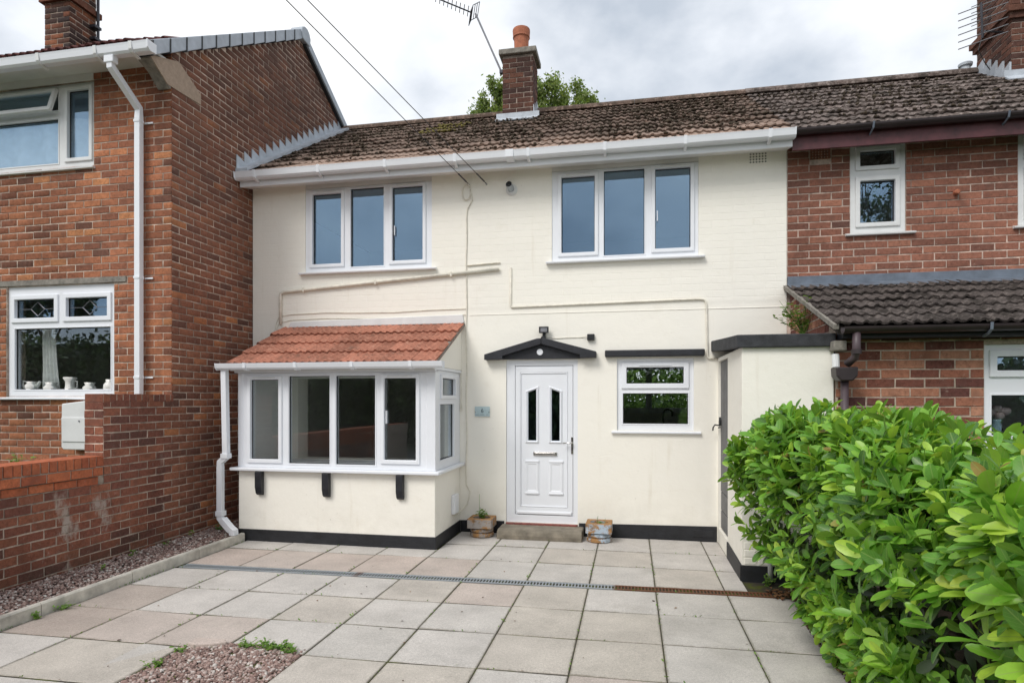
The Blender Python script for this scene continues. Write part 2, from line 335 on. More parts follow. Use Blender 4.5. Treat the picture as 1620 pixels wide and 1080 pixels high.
def joint_mat():
    t = NT('mossy_joint_soil'); c = t.mix(t.ramp(t.noise(5, 5, .7), [(.48, 0.), (.6, 1.)]), (.055, .048, .038), (.075, .085, .02))
    return t.done(c, 1., t.bump(t.noise(120, 3), .7, .006), spec=.1)
M['joint'] = joint_mat()
def gravel_mat():
    t = NT('pink_grey_gravel'); c = t.ramp(t.rnd(), [(0, (.17, .115, .10)), (.35, (.29, .19, .165)), (.65, (.39, .285, .25)), (.85, (.46, .38, .345)), (1, (.62, .58, .54))])
    return t.done(t.mix(1, c, t.ramp(t.noise(70, 3), [(.3, .75), (.7, 1.1)]), 'MULTIPLY'), .9, None, spec=.25)
M['gravel'] = gravel_mat()
def litter_mat():
    t = NT('soil_crumbs_and_litter'); return t.done(t.ramp(t.rnd(), [(0, (.05, .035, .025)), (.6, (.11, .075, .05)), (.9, (.22, .13, .07)), (1, (.4, .34, .28))]), .95, None, spec=.2)
M['litter'] = litter_mat()
def grate_mat():
    t = NT('rusting_galvanised_grate'); x = t.xyz()[0]
    k = t.math('ADD', t.noise(.9, 3, .6, scl=(1, .05, .05)), t.rng(x, -.6, .9, 0., .26)); k = t.ramp(k, [(.60, 0.), (.63, 1.)])
    c = t.mix(k, (.36, .39, .42), t.mix(t.noise(60, 4), (.10, .035, .018), (.22, .085, .035)))
    t.b.inputs['Metallic'].default_value = .4; return t.done(c, .6, None, metal=.4)
M['grate'] = grate_mat()
def leaf_mat(name, stops, trans=.25, rough=.34, rib=True):
    t = NT(name); c = t.ramp(t.rnd(11.7), stops); c = t.mix(1, c, t.ramp(t.noise(18, 3), [(.3, .82), (.7, 1.12)]), 'MULTIPLY')
    if rib:
        uv = t.n('ShaderNodeUVMap'); sp = t.n('ShaderNodeSeparateXYZ'); t.l(uv.outputs[0], sp.inputs[0])
        d = t.math('ABSOLUTE', t.math('SUBTRACT', sp.outputs[0], .5)); k = t.rng(d, .045, .015)
        vn = t.math('SINE', t.math('MULTIPLY', t.math('SUBTRACT', sp.outputs[1], t.math('MULTIPLY', d, .5)), 56.)); k2 = t.math('MULTIPLY', t.rng(vn, .8, 1.), .22)
        c = t.mix(t.math('MAXIMUM', t.math('MULTIPLY', k, .6), k2), c, (.30, .42, .12))
    bf = t.geo.outputs['Backfacing']; c = t.mix(t.math('MULTIPLY', bf, .45), c, (.22, .33, .09))
    t.done(c, rough, None, spec=.45); t.sv(t.b.inputs['Roughness'], rough)
    tl = t.n('ShaderNodeBsdfTranslucent'); t.l(t.mix(1, c, (1.25, 1.3, .6), 'MULTIPLY'), tl.inputs[0]); ms = t.n('ShaderNodeMixShader'); ms.inputs[0].default_value = trans
    t.l(t.b.outputs[0], ms.inputs[1]); t.l(tl.outputs[0], ms.inputs[2]); t.l(ms.outputs[0], t.out.inputs[0]); return t.m
M['laurel'] = leaf_mat('laurel_leaf', [(0, (.045, .135, .02)), (.2, (.10, .255, .028)), (.5, (.165, .40, .045)), (.8, (.29, .54, .055)), (.985, (.47, .65, .08)), (.992, (.34, .24, .07)), (1, (.36, .25, .08))], .36, .34)
M['tree_leaf'] = leaf_mat('tree_leaf', [(0, (.10, .14, .045)), (.5, (.21, .27, .09)), (1, (.36, .40, .17))], .45, .5, False)
M['shaded_leaf'] = leaf_mat('shaded_hedge_leaf', [(0, (.010, .022, .008)), (.6, (.024, .048, .015)), (1, (.045, .075, .022))], .15, .5, False)  # leaf colour darkened, so the shade on the foliage is painted in
M['garden_leaf'] = leaf_mat('garden_leaf', [(0, (.05, .12, .03)), (1, (.25, .40, .08))], .3, .5, False)
M['weed'] = leaf_mat('weed_leaf', [(0, (.09, .20, .03)), (1, (.22, .36, .06))], .25, .5, False)
def pot_mat(name, paint):
    t = NT(name); k = t.ramp(t.noise(9, 6, .75), [(.46, 0.), (.52, 1.)]); z = t.xyz()[2]
    c = t.mix(t.math('MULTIPLY', k, t.rng(z, .235, .225)), (.36, .20, .085), paint); c = t.mix(t.ramp(t.noise(16, 5, .7), [(.5, 0.), (.68, .7)]), c, (.12, .085, .06))
    return t.done(c, .9, t.bump(t.noise(40, 5, .7), .6, .008), spec=.2)
M['pot_grey'] = pot_mat('worn_grey_pot', (.33, .30, .28)); M['pot_blue'] = pot_mat('flaking_blue_pot', (.42, .50, .58))
# ------------------------------------------------------------------ brickwork, tiles, windows
BT_V = np.array([(-.5,.02,-.5),(.5,.02,-.5),(.5,.02,.5),(-.5,.02,.5),(-.5,.0025,-.5),(.5,.0025,-.5),(.5,.0025,.5),(-.5,.0025,.5),
                 (-.487,0,-.46),(.487,0,-.46),(.487,0,.46),(-.487,0,.46)])
BT_F = np.array([(0,1,5,4),(1,2,6,5),(2,3,7,6),(3,0,4,7),(4,5,9,8),(5,6,10,9),(6,7,11,10),(7,4,8,11),(8,9,10,11)])
def brick_meshes(mat):
    out = []
    for k in range(5):
        V = BT_V.copy(); ja = RNG.uniform(-.008, .008, 4); jb_ = RNG.uniform(-.045, .045, 4); V[4:8, 0] += ja; V[8:, 0] += ja; V[4:8, 2] += jb_; V[8:, 2] += jb_; V[8:, 1] += RNG.uniform(-.001, .0015, 4)
        me = bpy.data.meshes.new('brick'); me.from_pydata(V.tolist(), [], BT_F.tolist()); me.materials.append(mat); out.append((me, V))
    return out
BRICKS = {}; BMESH = {}
def lay(key, part, facing, plane, v0, v1, spans, mat, off=0., course=.084, L=.2405, j=.0125, half=True):
    n = int(round((v1 - v0) / course))
    for i in range(n):
        a = v0 + i*course; vc = a + course/2; o = off + (L/2 if (i % 2 and half) else 0)
        for (s0, s1) in spans(vc):
            k = math.floor((s0 - o) / L)
            while o + k*L < s1:
                u0 = max(o + k*L, s0); u1 = min(o + (k+1)*L, s1); k += 1
                if u1 - u0 < .035: continue
                q = lambda: random.uniform(-.0022, .0022)
                BRICKS.setdefault(key, []).append((part, facing, plane, u0 + j/2 + q(), u1 - j/2 + q(), a + j/2 + q(), a + course - j/2 + q(), mat))
def cut(spans, holes):
    def f(v):
        out = list(spans(v))
        for h in holes:
            if h[2] - .03 < v < h[3] + .03:
                nx = []
                for a, b in out:
                    if h[0] > a: nx.append((a, min(b, h[0])))
                    if h[1] < b: nx.append((max(a, h[1]), b))
                out = [q for q in nx if q[1] - q[0] > .02]
        return out
    return f
def finish_bricks(limit=300):
    for key, L in BRICKS.items():
        def size(b):
            _, fc, pl, u0, u1, v0, v1, _m = b; uc, vc = (u0+u1)/2, (v0+v1)/2
            P = (lambda u, v: (u, pl, v)) if fc == 'F' else (lambda u, v: (pl, u, v))
            x, y, f = px(*P(uc, vc)); xa = px(*P(u0, vc))[0]; xb = px(*P(u1, vc))[0]; ya = px(*P(uc, v0))[1]; yb = px(*P(uc, v1))[1]
            if not (-10 < x < 1630 and -10 < y < 1090) or f < .1: return 0
            return abs(xa-xb)*abs(ya-yb)
        L.sort(key=size, reverse=True)
        rest = {}
        for i, b in enumerate(L):
            part, fc, pl, u0, u1, v0, v1, mat = b
            if mat not in BMESH: BMESH[mat] = brick_meshes(M[mat])
            me, V = random.choice(BMESH[mat]); uc, vc = (u0+u1)/2, (v0+v1)/2; dj = random.uniform(-.0022, .0015)
            rz = {'F': 0., 'E': math.pi/2, 'W': -math.pi/2}[fc] + random.uniform(-.004, .004); ry = random.uniform(-.006, .006)
            loc = (uc, pl+dj, vc) if fc == 'F' else ((pl - dj if fc == 'E' else pl + dj), uc, vc)
            if i < limit:
                o = bpy.data.objects.new('brick', me); put(o, part, loc); o.scale = (u1-u0, 1, v1-v0); o.rotation_euler = (0, ry, rz)
            else: rest.setdefault((part, mat), []).append((V, loc, (u1-u0, 1, v1-v0), rz))
        for (part, mat), Q in rest.items():
            Vs = []; Fs = []
            for k, (V, loc, s, rz) in enumerate(Q):
                W = V*np.array(s); c, sn = math.cos(rz), math.sin(rz)
                Vs.append(np.stack([W[:,0]*c - W[:,1]*sn, W[:,0]*sn + W[:,1]*c, W[:,2]], 1) + np.array(loc)); Fs.append(BT_F + 12*k)
            npmesh('brick_courses', np.concatenate(Vs), np.concatenate(Fs), M[mat], part, WO[part], kind='stuff')
def tile_mesh(name, wd, ln, mat, rolls=3, amp=.016, lift=.03, thick=.022, wob=.004):
    n = rolls*5; vs = []; fs = []
    for j, (t, dz) in enumerate(((0, -thick), (0, 0), (.06, .003), (1, 0))):
        for i in range(n+1):
            x = wd*i/n; ph = (i/n*rolls) % 1.; h = amp*(max(0, math.sin(math.pi*min(ph/.62, 1.)))**.8)
            z = lift*(1-t) + h + dz + (random.uniform(-wob, wob) if t < .1 else 0); y = ln*t - (random.uniform(0, wob*1.5) if t < .05 else 0)
            if j == 0: y += .004
            vs.append((x - wd/2, y, z))
    for j in range(3):
        for i in range(n): a = j*(n+1)+i; fs.append((a, a+1, a+n+2, a+n+1))
    for e in (0, n):                                  # side edges down to the deck
        b = len(vs); vs += [(vs[e][0], 0, 0), (vs[e][0], ln, -.02)]
        q = (b, e, 1*(n+1)+e, 3*(n+1)+e, b+1); fs.append(q if e else q[::-1])
    me = bpy.data.meshes.new(name); me.from_pydata(vs, [], fs); me.materials.append(M[mat])
    me.polygons.foreach_set('use_smooth', [True]*len(fs)); 
    try: me.set_sharp_from_angle(angle=R(50))
    except Exception: pass
    return me
def tiling(part, x0, x1, ye, ze, slope, rows, expo, mat, skip=None, amp=.016, jit=1., lift=.03):
    nc = max(1, round((x1-x0)/.3)); wd = (x1-x0)/nc; p = math.atan(slope)
    ms = [tile_mesh('tile', wd*.996, expo+.07, mat, amp=amp, lift=lift) for _ in range(5)]
    for r in range(rows):
        for c in range(nc):
            s = r*expo; x = x0 + (c+.5)*wd; y = ye + s*math.cos(p); z = ze + s*math.sin(p)
            if skip and skip(x, y): continue
            o = bpy.data.objects.new('tile', random.choice(ms))
            d = random.uniform(-.004, .006)*jit; put(o, part, (x, y - d*math.sin(p), z + d*math.cos(p)))
            o.rotation_euler = (p + random.uniform(-.006, .006)*jit, random.uniform(-.006, .006)*jit, random.uniform(-.008, .008)*jit)
def ring(T, u0, u1, v0, v1, b, w0, w1): return MB(T).grid(u0-b, u1+b, v0-b, v1+b, [(u0, u1, v0, v1)], w0, w1)
def window(parent, T, U0, U1, V0, V1, cells, sill=None, gm='glass', fm='upvc', sw=.046, sashd=.02, name='window', **kw):
    fr = mk(name, MB(T).grid(U0, U1, V0, V1, [c[1:5] for c in cells], -.07, 0), M[fm], parent, bevel=.004, merge=True, **kw)
    for c in cells:
        k, u0, u1, v0, v1 = c[:5]
        if k == 'sash': mk('sash', ring(T, u0+.002, u1-.002, v0+.002, v1-.002, sw, -.03, sashd), M[fm], fr, bevel=.007, merge=True)
        else: mk('glazing_bead', ring(T, u0+.002, u1-.002, v0+.002, v1-.002, .016, -.02, .006), M[fm], fr, bevel=.003, merge=True)
        mk('seal', ring(T, u0+.009, u1-.009, v0+.009, v1-.009, .007, -.034, -.022), M['seal'], fr, merge=True)
        mk('pane', MB(T).box(u0+.001, u1-.001, v0+.001, v1-.001, -.042, -.036), M[c[5] if len(c) > 5 else gm], fr)
        if k == 'sash' and len(c) > 6 and c[6] == 'vent':
            mk('trickle_vent', MB(T).box((u0+u1)/2-.15, (u0+u1)/2+.15, v1+.014, v1+.03, sashd, sashd+.008), M['upvc_old'], fr, bevel=.003)
    if sill: mk('sill', MB(T).prism([(V0-.036, -.05), (V0-.036, sill[2]), (V0-.018, sill[2]+.004), (V0-.001, .012), (V0-.001, -.05)], 0, sill[0], sill[1]), M[fm], fr, bevel=.003)
    return fr
def gutter_square(x0, x1, yb, yf, z0, z1): return MB().prism([(yb, z0+.01), (yf+.035, z0), (yf+.012, z0+.022), (yf, z1-.02), (yf-.006, z1), (yf+.006, z1), (yf+.014, z1-.02), (yf+.03, z0+.014), (yb-.006, z0+.02), (yb-.006, z1), (yb, z1)], 0, x0, x1)
def gutter_round(x0, x1, yc, zt, r):
    pts = [(yc + r*math.cos(a), zt + r*math.sin(a)) for a in np.linspace(math.pi, 2*math.pi, 11)] + [(yc + (r-.008)*math.cos(a), zt + (r-.008)*math.sin(a)) for a in np.linspace(2*math.pi, math.pi, 11)]
    return MB().prism(pts, 0, x0, x1)
# ------------------------------------------------------------------ ground, paving, kerb, gravel
mk('ground', MB().box(-400, 400, -400, 400, -.3, -.06), M['grass'], kind='structure')
mk('road', MB().box(-60, 60, -14.2, -9.2, -.058, -.045), M['asphalt'], kind='structure')
mk('pavement', MB().box(-60, 60, -9.2, -8.0, -.058, -.012), M['concrete'], kind='structure')
pav = mk('paving', MB().box(-4.63, 1.52, -8.0, -.0, -.055, -.006), M['joint'], kind='structure')
cols = [1.43, .828, .219, -.38, -.967, -1.565, -2.163, -2.76, -3.36, -3.96, -4.575]
rows = [-.02, -.70, -1.335, -1.965, None, -2.115, -2.70, -3.30, -3.885, -4.48, -5.08, -5.68, -6.28, -6.88, -7.48, -7.98]
PINK = {(3,5),(3,6),(3,7),(3,8),(3,9)}; PINKD = {(5,5): 'slab_pink', (6,10): 'slab_brown', (7,8): 'slab_pink', (7,9): 'slab_pink', (7,10): 'slab_brown', (7,4): 'slab_buff', (5,6): 'slab_buff', (8,3): 'slab_pink', (7,3): 'slab_buff', (8,6): 'slab_buff', (9,7): 'slab_pink'}
def yrow(i, x):
    b = rows[i]; k = .004 if i == 0 else (.012 if i < 3 else .024); return b + k*(x - .22)
def slab(x0, x1, ya, yb, mat, dz=0.):      # ya/yb: functions of x, back and front edge
    g = .0038; gy = .0085; c = .0045; t = [random.uniform(-.0035, .0035) for _ in range(4)]
    q = [(x0+g, yb(x0)+gy), (x1-g, yb(x1)+gy), (x1-g, ya(x1)-gy), (x0+g, ya(x0)-gy)]; cx = sum(p[0] for p in q)/4; cy = sum(p[1] for p in q)/4
    def ins(p): return (p[0] + (c if p[0] < cx else -c), p[1] + (c if p[1] < cy else -c))
    vs = [(p[0], p[1], -.05) for p in q] + [(p[0], p[1], -.004+t[k]+dz) for k, p in enumerate(q)] + [(*ins(p), t[k]+dz) for k, p in enumerate(q)]
    m = MB().add(vs, [(0,1,5,4),(1,2,6,5),(2,3,7,6),(3,0,4,7),(4,5,9,8),(5,6,10,9),(6,7,11,10),(7,4,8,11),(8,9,10,11)])
    return mk('slab', m, M[mat], pav, recalc=False)
SLABS = []
for i in range(len(rows)-1):
    if rows[i] is None or rows[i+1] is None: continue
    for k in range(10):
        x1, x0 = cols[k], cols[k+1]; xc = (x0+x1)/2; yc = (yrow(i, xc)+yrow(i+1, xc))/2
        fa = lambda x, i=i: yrow(i, x); fb = lambda x, i=i: yrow(i+1, x)
        if k == 0 and i < 3: x1 = 1.03                       # against the outhouse
        if k == 0 and i == 3: pass
        mat = 'slab_grey'
        if i == 2 and k >= 5: mat = 'slab_pink'
        if (i, k+1) in PINKD: mat = PINKD[(i, k+1)]
        if mat == 'slab_grey' and random.random() < .12: mat = 'slab_buff'
        if x1 < -2.1 and i < 2 and yc > -1.1 and i == 0: continue
        if x1 < -2.1 and i == 1: fa = lambda x: -1.0
        if x1 <= -2.1 and x1 > -3.4 and i >= 8 and i <= 10:   # the gravel patch takes this place
            if x0 > -3.3: continue
            SLABS.append(slab(x0, -3.06, fa, fb, mat)); continue
        SLABS.append(slab(x0, x1, fa, fb, mat))
STONE = None
def stones(name, parent, pts, smin, smax, mat, **kw):
    iv = []; g = (1+5**.5)/2
    for a in (-1, 1):
        for b in (-g, g): iv += [(0, a, b), (a, b, 0), (b, 0, a)]
    iv = np.array(iv)/1.9; 
    from mathutils.geometry import convex_hull_2d
    bm = bmesh.new(); [bm.verts.new(p) for p in iv]; bmesh.ops.convex_hull(bm, input=bm.verts); bm.verts.index_update()
    Fa = np.array([[v.index for v in f.verts] for f in bm.faces]); iv = np.array([v.co[:] for v in bm.verts]); bm.free()
    n = len(pts); S = RNG.uniform(smin, smax, (n, 1, 1))*RNG.uniform(.55, 1.2, (n, 1, 3)); S[:, :, 2] *= .75
    a = RNG.uniform(0, 6.28, n); V = (iv[None]*RNG.uniform(.8, 1.2, (n, len(iv), 1)))*S
    c, s_ = np.cos(a)[:, None], np.sin(a)[:, None]
    V = np.stack([V[..., 0]*c - V[..., 1]*s_, V[..., 0]*s_ + V[..., 1]*c, V[..., 2]], -1) + np.array(pts)[:, None, :]
    Fs = (Fa[None] + (np.arange(n)*len(iv))[:, None, None]).reshape(-1, 3)
    return npmesh(name, V.reshape(-1, 3), Fs, M[mat], parent, kw.pop('org', (0, 0, 0)), smooth=False, **kw)
n = 9500; yy = RNG.uniform(-5.6, -.05, n); xx = RNG.uniform(-5.19, -4.66, n)
g_lab = 'strip of pinkish grey gravel between the brick wall and the concrete edging'
mk('gravel_bed', MB().box(-5.21, -4.645, -8, -.0, -.05, .055), M['soil'], kind='structure')
stones('gravel_strip', None, np.stack([xx, yy, .06 + .025*RNG.random(n) - (xx+4.66)*.03], 1), .009, .018, 'gravel', org=(-4.93, -2.8, .05), label=g_lab, cat='gravel', kind='stuff')
n = 8200; yy = RNG.uniform(-5.6, -3.86, n); xx = RNG.uniform(-3.04, -2.17, n)
stones('gravel_patch', None, np.stack([xx, yy, -.010 + .013*RNG.random(n)], 1), .008, .018, 'gravel', org=(-2.6, -4.5, -.02), label='square patch of pinkish gravel where paving slabs are missing', cat='gravel', kind='stuff')
mk('broken_stone', MB().prism([(-3.02,-3.87),(-2.80,-3.86),(-2.76,-3.90),(-2.84,-3.95),(-2.95,-3.985),(-3.02,-3.97)], 2, -.02, .03), M['slab_pink'], bevel=.01, label='flat pinkish stone fragment in the far corner of the gravel patch', cat='stone')
kerb = thing('kerb', (-4.62, -3, 0), 'low concrete edging between the gravel strip and the paving', 'kerb', kind='structure'); del kerb['category']
for a, b in zip((-1.06, -1.86, -2.76, -3.66, -4.56, -5.46, -6.36, -7.26), (-1.86, -2.76, -3.66, -4.56, -5.46, -6.36, -7.26, -8.0)):
    mk('edging_stone', MB(lambda x, y, z: (x + random.uniform(-.002, .002), y, z)).prism([(-4.637,-.05),(-4.583,-.05),(-4.583,.088),(-4.592,.1),(-4.628,.1),(-4.637,.088)], 1, b+.004, a-.004), M['kerb'], kerb)
# drain
dr = thing('drain_channel', (-1.65, -2.09, 0), 'long slotted metal drainage channel across the paving, rusty at its right end', 'drain')
def dy(x): return -2.04 + .024*(x-.22)
mk('channel', MB().add([(-4.54, dy(-4.54)-.064, -.05), (1.22, dy(1.22)-.064, -.05), (1.22, dy(1.22)+.064, -.05), (-4.54, dy(-4.54)+.064, -.05), (-4.54, dy(-4.54)-.064, -.02), (1.22, dy(1.22)-.064, -.02), (1.22, dy(1.22)+.064, -.02), (-4.54, dy(-4.54)+.064, -.02)], [(0,3,2,1),(4,5,6,7),(0,1,5,4),(1,2,6,5),(2,3,7,6),(3,0,4,7)]), M['black_plastic'], dr)
xs = np.linspace(-4.54, 1.22, 7)
for a, b in zip(xs[:-1], xs[1:]):
    m = MB()
    def bar(x0, x1, y0, y1): m.add([(x0, dy(x0)+y0, -.012), (x1, dy(x1)+y0, -.012), (x1, dy(x1)+y1, -.012), (x0, dy(x0)+y1, -.012), (x0, dy(x0)+y0, .002), (x1, dy(x1)+y0, .002), (x1, dy(x1)+y1, .002), (x0, dy(x0)+y1, .002)], [(0,3,2,1),(4,5,6,7),(0,1,5,4),(1,2,6,5),(2,3,7,6),(3,0,4,7)])
    bar(a+.002, b-.002, -.063, -.043); bar(a+.002, b-.002, .043, .063)
    for k in range(32):
        x = a + (k+.5)*(b-a)/32; bar(x-.0055, x+.0055, -.043, .043)
    mk('grate', m, M['grate'], dr)
# ------------------------------------------------------------------ left house
LH = thing('brick_house', (-7.4, 0, 0), 'taller red brick house on the left with grey verge caps and white downpipe', 'house', 'houses of the terrace')
FY = -1.527; GX = -5.2
wU = (-8.10, -6.264, 4.485, 5.50); wD = (-7.522, -5.983, 1.745, 3.086)
lw = mk('front_wall', MB(front(FY+.0045)).grid(-10.5, -5.21, 0, 5.75, [wU, wD], -.24, 0), M['mortar'], LH)
lay('left', lw, 'F', FY, .8, 5.75, cut(lambda v: [(-8.7, -5.2)], [wU, wD, (-7.95, -5.81, 3.086, 3.158)]), 'brick_left', off=-5.2)
RF = lambda y: 5.64 + .633*(y + 1.637)
RB = lambda y: 7.51 - .575*(y - 1.32)
gpts = [(FY+.01, -.05), (4.6, -.05), (4.6, RB(4.6)), (1.32, 7.50), (FY+.01, RF(FY))]
gw = mk('gable_wall', MB().prism(gpts, 0, -5.45, GX-.0045), M['mortar'], LH)
def gspan(v):
    if v < 1.67: return [(FY - (.12 if int((v-.03)/.084) % 2 else 0), .03)]
    if v < 4.75: return [(FY, .03)]
    lo = max(FY, -1.637 + (v-5.64)/.633 + .02); hi = min(-.35 + (v-4.70)/.6 + .12, 1.32 + (7.51-v)/.575 - .02)
    return [(lo, hi)] if hi > lo + .05 else []
lay('left', gw, 'E', GX, 0.03, 7.50, gspan, 'brick_gable', off=FY)
mk('lintel', MB(front(FY)).box(-7.95, -5.81, 3.09, 3.158, -.1, .012), M['concrete'], LH, bevel=.004)
u = window(LH, front(FY+.03), *wU, [('fix', -8.04, -6.79, 4.56, 5.10), ('fix', -8.04, -6.79, 5.20, 5.45, 'glass_clear'), ('sash', -6.655, -6.345, 4.605, 5.42)], sill=(-8.14, -6.24, .07), fm='upvc_old')
def tilt(uu, v, ww):                                # the open top-hung sash swings out about its head
    d = 5.455 - v; a = R(17); return (uu, FY+.03 - .03 - d*math.sin(a) - ww*math.cos(a), 5.455 - d*math.cos(a) + ww*math.sin(a))
mk('open_sash', ring(tilt, -7.98, -6.83, 5.19, 5.40, .05, -.03, .012), M['upvc_old'], u, bevel=.006, merge=True)
mk('pane', MB(tilt).box(-7.98, -6.83, 5.19, 5.40, -.014, -.008), M['glass'], u)
d_ = window(LH, front(FY+.03), *wD, [('sash', -7.42, -6.84, 2.70, 2.93), ('sash', -6.67, -6.09, 2.70, 2.93), ('fix', -7.43, -6.05, 1.83, 2.575, 'glass_mid')], sill=(-7.62, -5.93, .08), sw=.055)
for (a, b) in ((-7.42, -6.84), (-6.67, -6.09)):
    c = (a+b)/2; T = front(FY+.03); m = MB()
    def P(u, v): return Vector(T(u, v, -.033))
    dm = [(c-.10, 2.815), (c, 2.90), (c+.10, 2.815), (c, 2.73)]
    for k in range(4): m.tube([P(*dm[k]), P(*dm[(k+1) % 4])], .005, 4)
    m.tube([P(a, 2.815), P(c-.10, 2.815)], .003, 4); m.tube([P(c+.10, 2.815), P(b, 2.815)], .003, 4)
    mk('leaded_diamond', m, M['alu'], d_)
mk('soffit', MB().prism([(-1.88, 5.565), (FY+.02, 5.585), (FY+.02, 5.61), (-1.88, 5.60)], 0, -10.5, -5.215), M['soffit_white'], LH)
mk('head_board', MB(front(FY)).box(-10.5, -6.264, 5.502, 5.584, -.05, .012), M['soffit_white'], LH)
mk('fascia', MB().box(-10.5, -5.2, -1.90, -1.875, 5.49, 5.62), M['upvc_old'], LH)
gt = mk('gutter', gutter_square(-10.5, -5.09, -1.90, -2.02, 5.465, 5.565), M['upvc'], LH, bevel=.002)
for x in (-9.2, -8.3, -7.4, -6.5, -5.75, -5.3): mk('gutter_bracket', MB().prism([(-1.895, 5.44), (-1.95, 5.452), (-2.0, 5.46), (-2.024, 5.49), (-2.03, 5.57), (-2.018, 5.57), (-2.014, 5.49), (-1.99, 5.468), (-1.95, 5.462), (-1.895, 5.452)], 0, x-.02, x+.02), M['upvc_old'], gt)
mk('end_cap', MB().prism([(-1.898, 5.47), (-1.985, 5.462), (-2.025, 5.49), (-2.03, 5.57), (-1.898, 5.57)], 0, -5.092, -5.078), M['upvc'], gt)
dp = mk('downpipe', MB().tube([(-5.60, -1.96, 5.47), (-5.60, -1.96, 5.36), (-5.575, -1.60, 5.06), (-5.575, -1.60, 4.95), (-5.575, -1.60, .06)], 1, sq=(.034, .034)), M['upvc'], LH, bevel=.004)
mk('outlet', MB().box(-5.66, -5.54, -2.0, -1.92, 5.39, 5.47), M['upvc'], dp, bevel=.01)
for z in (4.9, 3.1, 1.95): mk('pipe_bracket', MB().box(-5.615, -5.535, -1.64, -1.565, z, z+.03).box(-5.55, -5.44, -1.545, -1.535, z+.005, z+.025), M['upvc'], dp, bevel=.003)
lr = mk('roof', MB().prism([(-1.95, 5.57), (1.32, 7.62), (4.6, 5.66), (4.6, 5.55), (1.32, 7.47), (-1.95, 5.52)], 0, -10.5, -5.22), M['tile_left'], LH)
tiling(lr, -8.8, -5.30, -1.995, 5.568, .627, 3, .32, 'tile_left', amp=.02)
for k in range(12):                                 # front verge caps, each lapping the next
    s0, s1 = k/12, (k+1)/12; y0, y1 = -1.86 + s0*3.14, -1.86 + s1*3.14
    mk('verge_cap', MB().prism([(y0-.012, RF(y0)-.015), (y1+.004, RF(y1)+.01), (y1+.004, RF(y1)+.17), (y0-.012, RF(y0)+.16)], 0, -5.30, -5.145+.012*0), M['verge'], LH, bevel=.008)
    mk('verge_gap', MB().prism([(y0-.028, RF(y0)-.025), (y0-.010, RF(y0)-.02), (y0-.010, RF(y0)+.152), (y0-.028, RF(y0)+.145)], 0, -5.30, -5.137), M['verge_dark'], LH)
for k in range(8):
    y0, y1 = 1.42 + k*.31, 1.42 + (k+1)*.31
    mk('verge_cap', MB().prism([(y0, RB(y0)-.04), (y1, RB(y1)-.04), (y1, RB(y1)+.095), (y0, RB(y0)+.095)], 0, -5.30, -5.135), M['verge'], LH, bevel=.008)
mk('verge_strip', MB().prism([(1.35, RB(1.35)-.09), (4.0, RB(4.0)-.09), (4.0, RB(4.0)-.042), (1.35, RB(1.35)-.042)], 0, -5.22, -5.14), M['verge_dark'], LH)
mk('ridge_end_cap', MB().prism([(1.22, 7.46), (1.45, 7.44), (1.47, 7.57), (1.43, 7.65), (1.37, 7.69), (1.29, 7.69), (1.22, 7.65), (1.18, 7.56)], 0, -5.34, -5.128), M['verge'], LH, bevel=.015)
mk('ridge', MB().prism([(1.18, 7.49), (1.46, 7.49), (1.42, 7.62), (1.33, 7.67), (1.24, 7.62)], 0, -10.5, -5.34), M['verge'], LH)
mk('kneeler', MB().prism([(-1.875, 5.55), (-1.86, 5.47), (-1.70, 5.40), (-1.56, 5.28), (-1.537, 5.28), (-1.537, 5.56)], 0, -5.36, -5.20), M['concrete'], LH, bevel=.01)
mk('render_patch', MB().prism([(-1.87, 5.50), (-1.60, 5.31), (-1.50, 5.31), (-1.05, 5.33), (-1.05, 5.45), (-1.42, 5.66)], 0, -5.205, -5.192), M['render_patch'], LH)
ch = mk('chimney', MB().box(-9.27, -8.80, .53, 1.02, 6.5, 8.9), M['mortar'], LH)
lay('left', ch, 'F', .523, 6.9, 8.6, lambda v: [(-9.277, -8.793)], 'brick_chimney_left', off=-9.277)
lay('left', ch, 'E', -8.793, 6.9, 8.6, lambda v: [(.523, 1.027)], 'brick_chimney_left', off=.64)
mk('oversail', MB().box(-9.33, -8.74, .47, 1.08, 8.08, 8.17), M['brick_chimney_left'], ch)
mk('room', MB().box(-9.4, -5.5, 1.2, 1.3, .1, 5.5).box(-9.4, -5.5, -1.26, 1.2, 3.3, 3.5).box(-9.4, -5.5, -1.26, 1.2, .9, 1.0).box(-9.4, -5.5, -1.26, 1.2, 5.5, 5.6).box(-9.5, -9.4, -1.26, 1.2, .1, 5.5), M['plaster'], LH)
# things in and on the left house
def lathe_thing(name, loc, prof, mat, label, cat, group, handle=None, spout=None):
    t = thing(name, loc, label, cat, group); mk('body', MB().lathe(loc, prof, 14), M[mat], t, smooth=True)
    if handle: mk('handle', MB().tube([(loc[0]+x, loc[1], loc[2]+z) for x, z in handle], .008, 6), M[mat], t, smooth=True)
    if spout: mk('spout', MB().tube([(loc[0]+x, loc[1], loc[2]+z) for x, z in spout], [.03, .022, .016], 6), M[mat], t, smooth=True)
g = 'china ornaments along the window sill'; OY = -1.425
mk('ledge', MB().box(-7.5, -6.0, FY+.11, FY+.32, 1.76, 1.80), M['upvc'], LH)
lathe_thing('china_jug', (-7.26, OY, 1.80), [(.05, 0), (.045, .01), (.07, .05), (.075, .08), (.05, .11), (.06, .13)], 'china', 'white china jug with round handle, leftmost on the window sill', 'jug', g, [(-.06, .12), (-.13, .14), (-.13, .06), (-.06, .04)], [(.05, .06), (.09, .09), (.12, .13)])
lathe_thing('china_pot', (-6.98, OY, 1.80), [(.045, 0), (.075, .03), (.08, .06), (.05, .09), (.065, .12)], 'china', 'squat white china pot between the jug and the tall vase', 'pot', g)
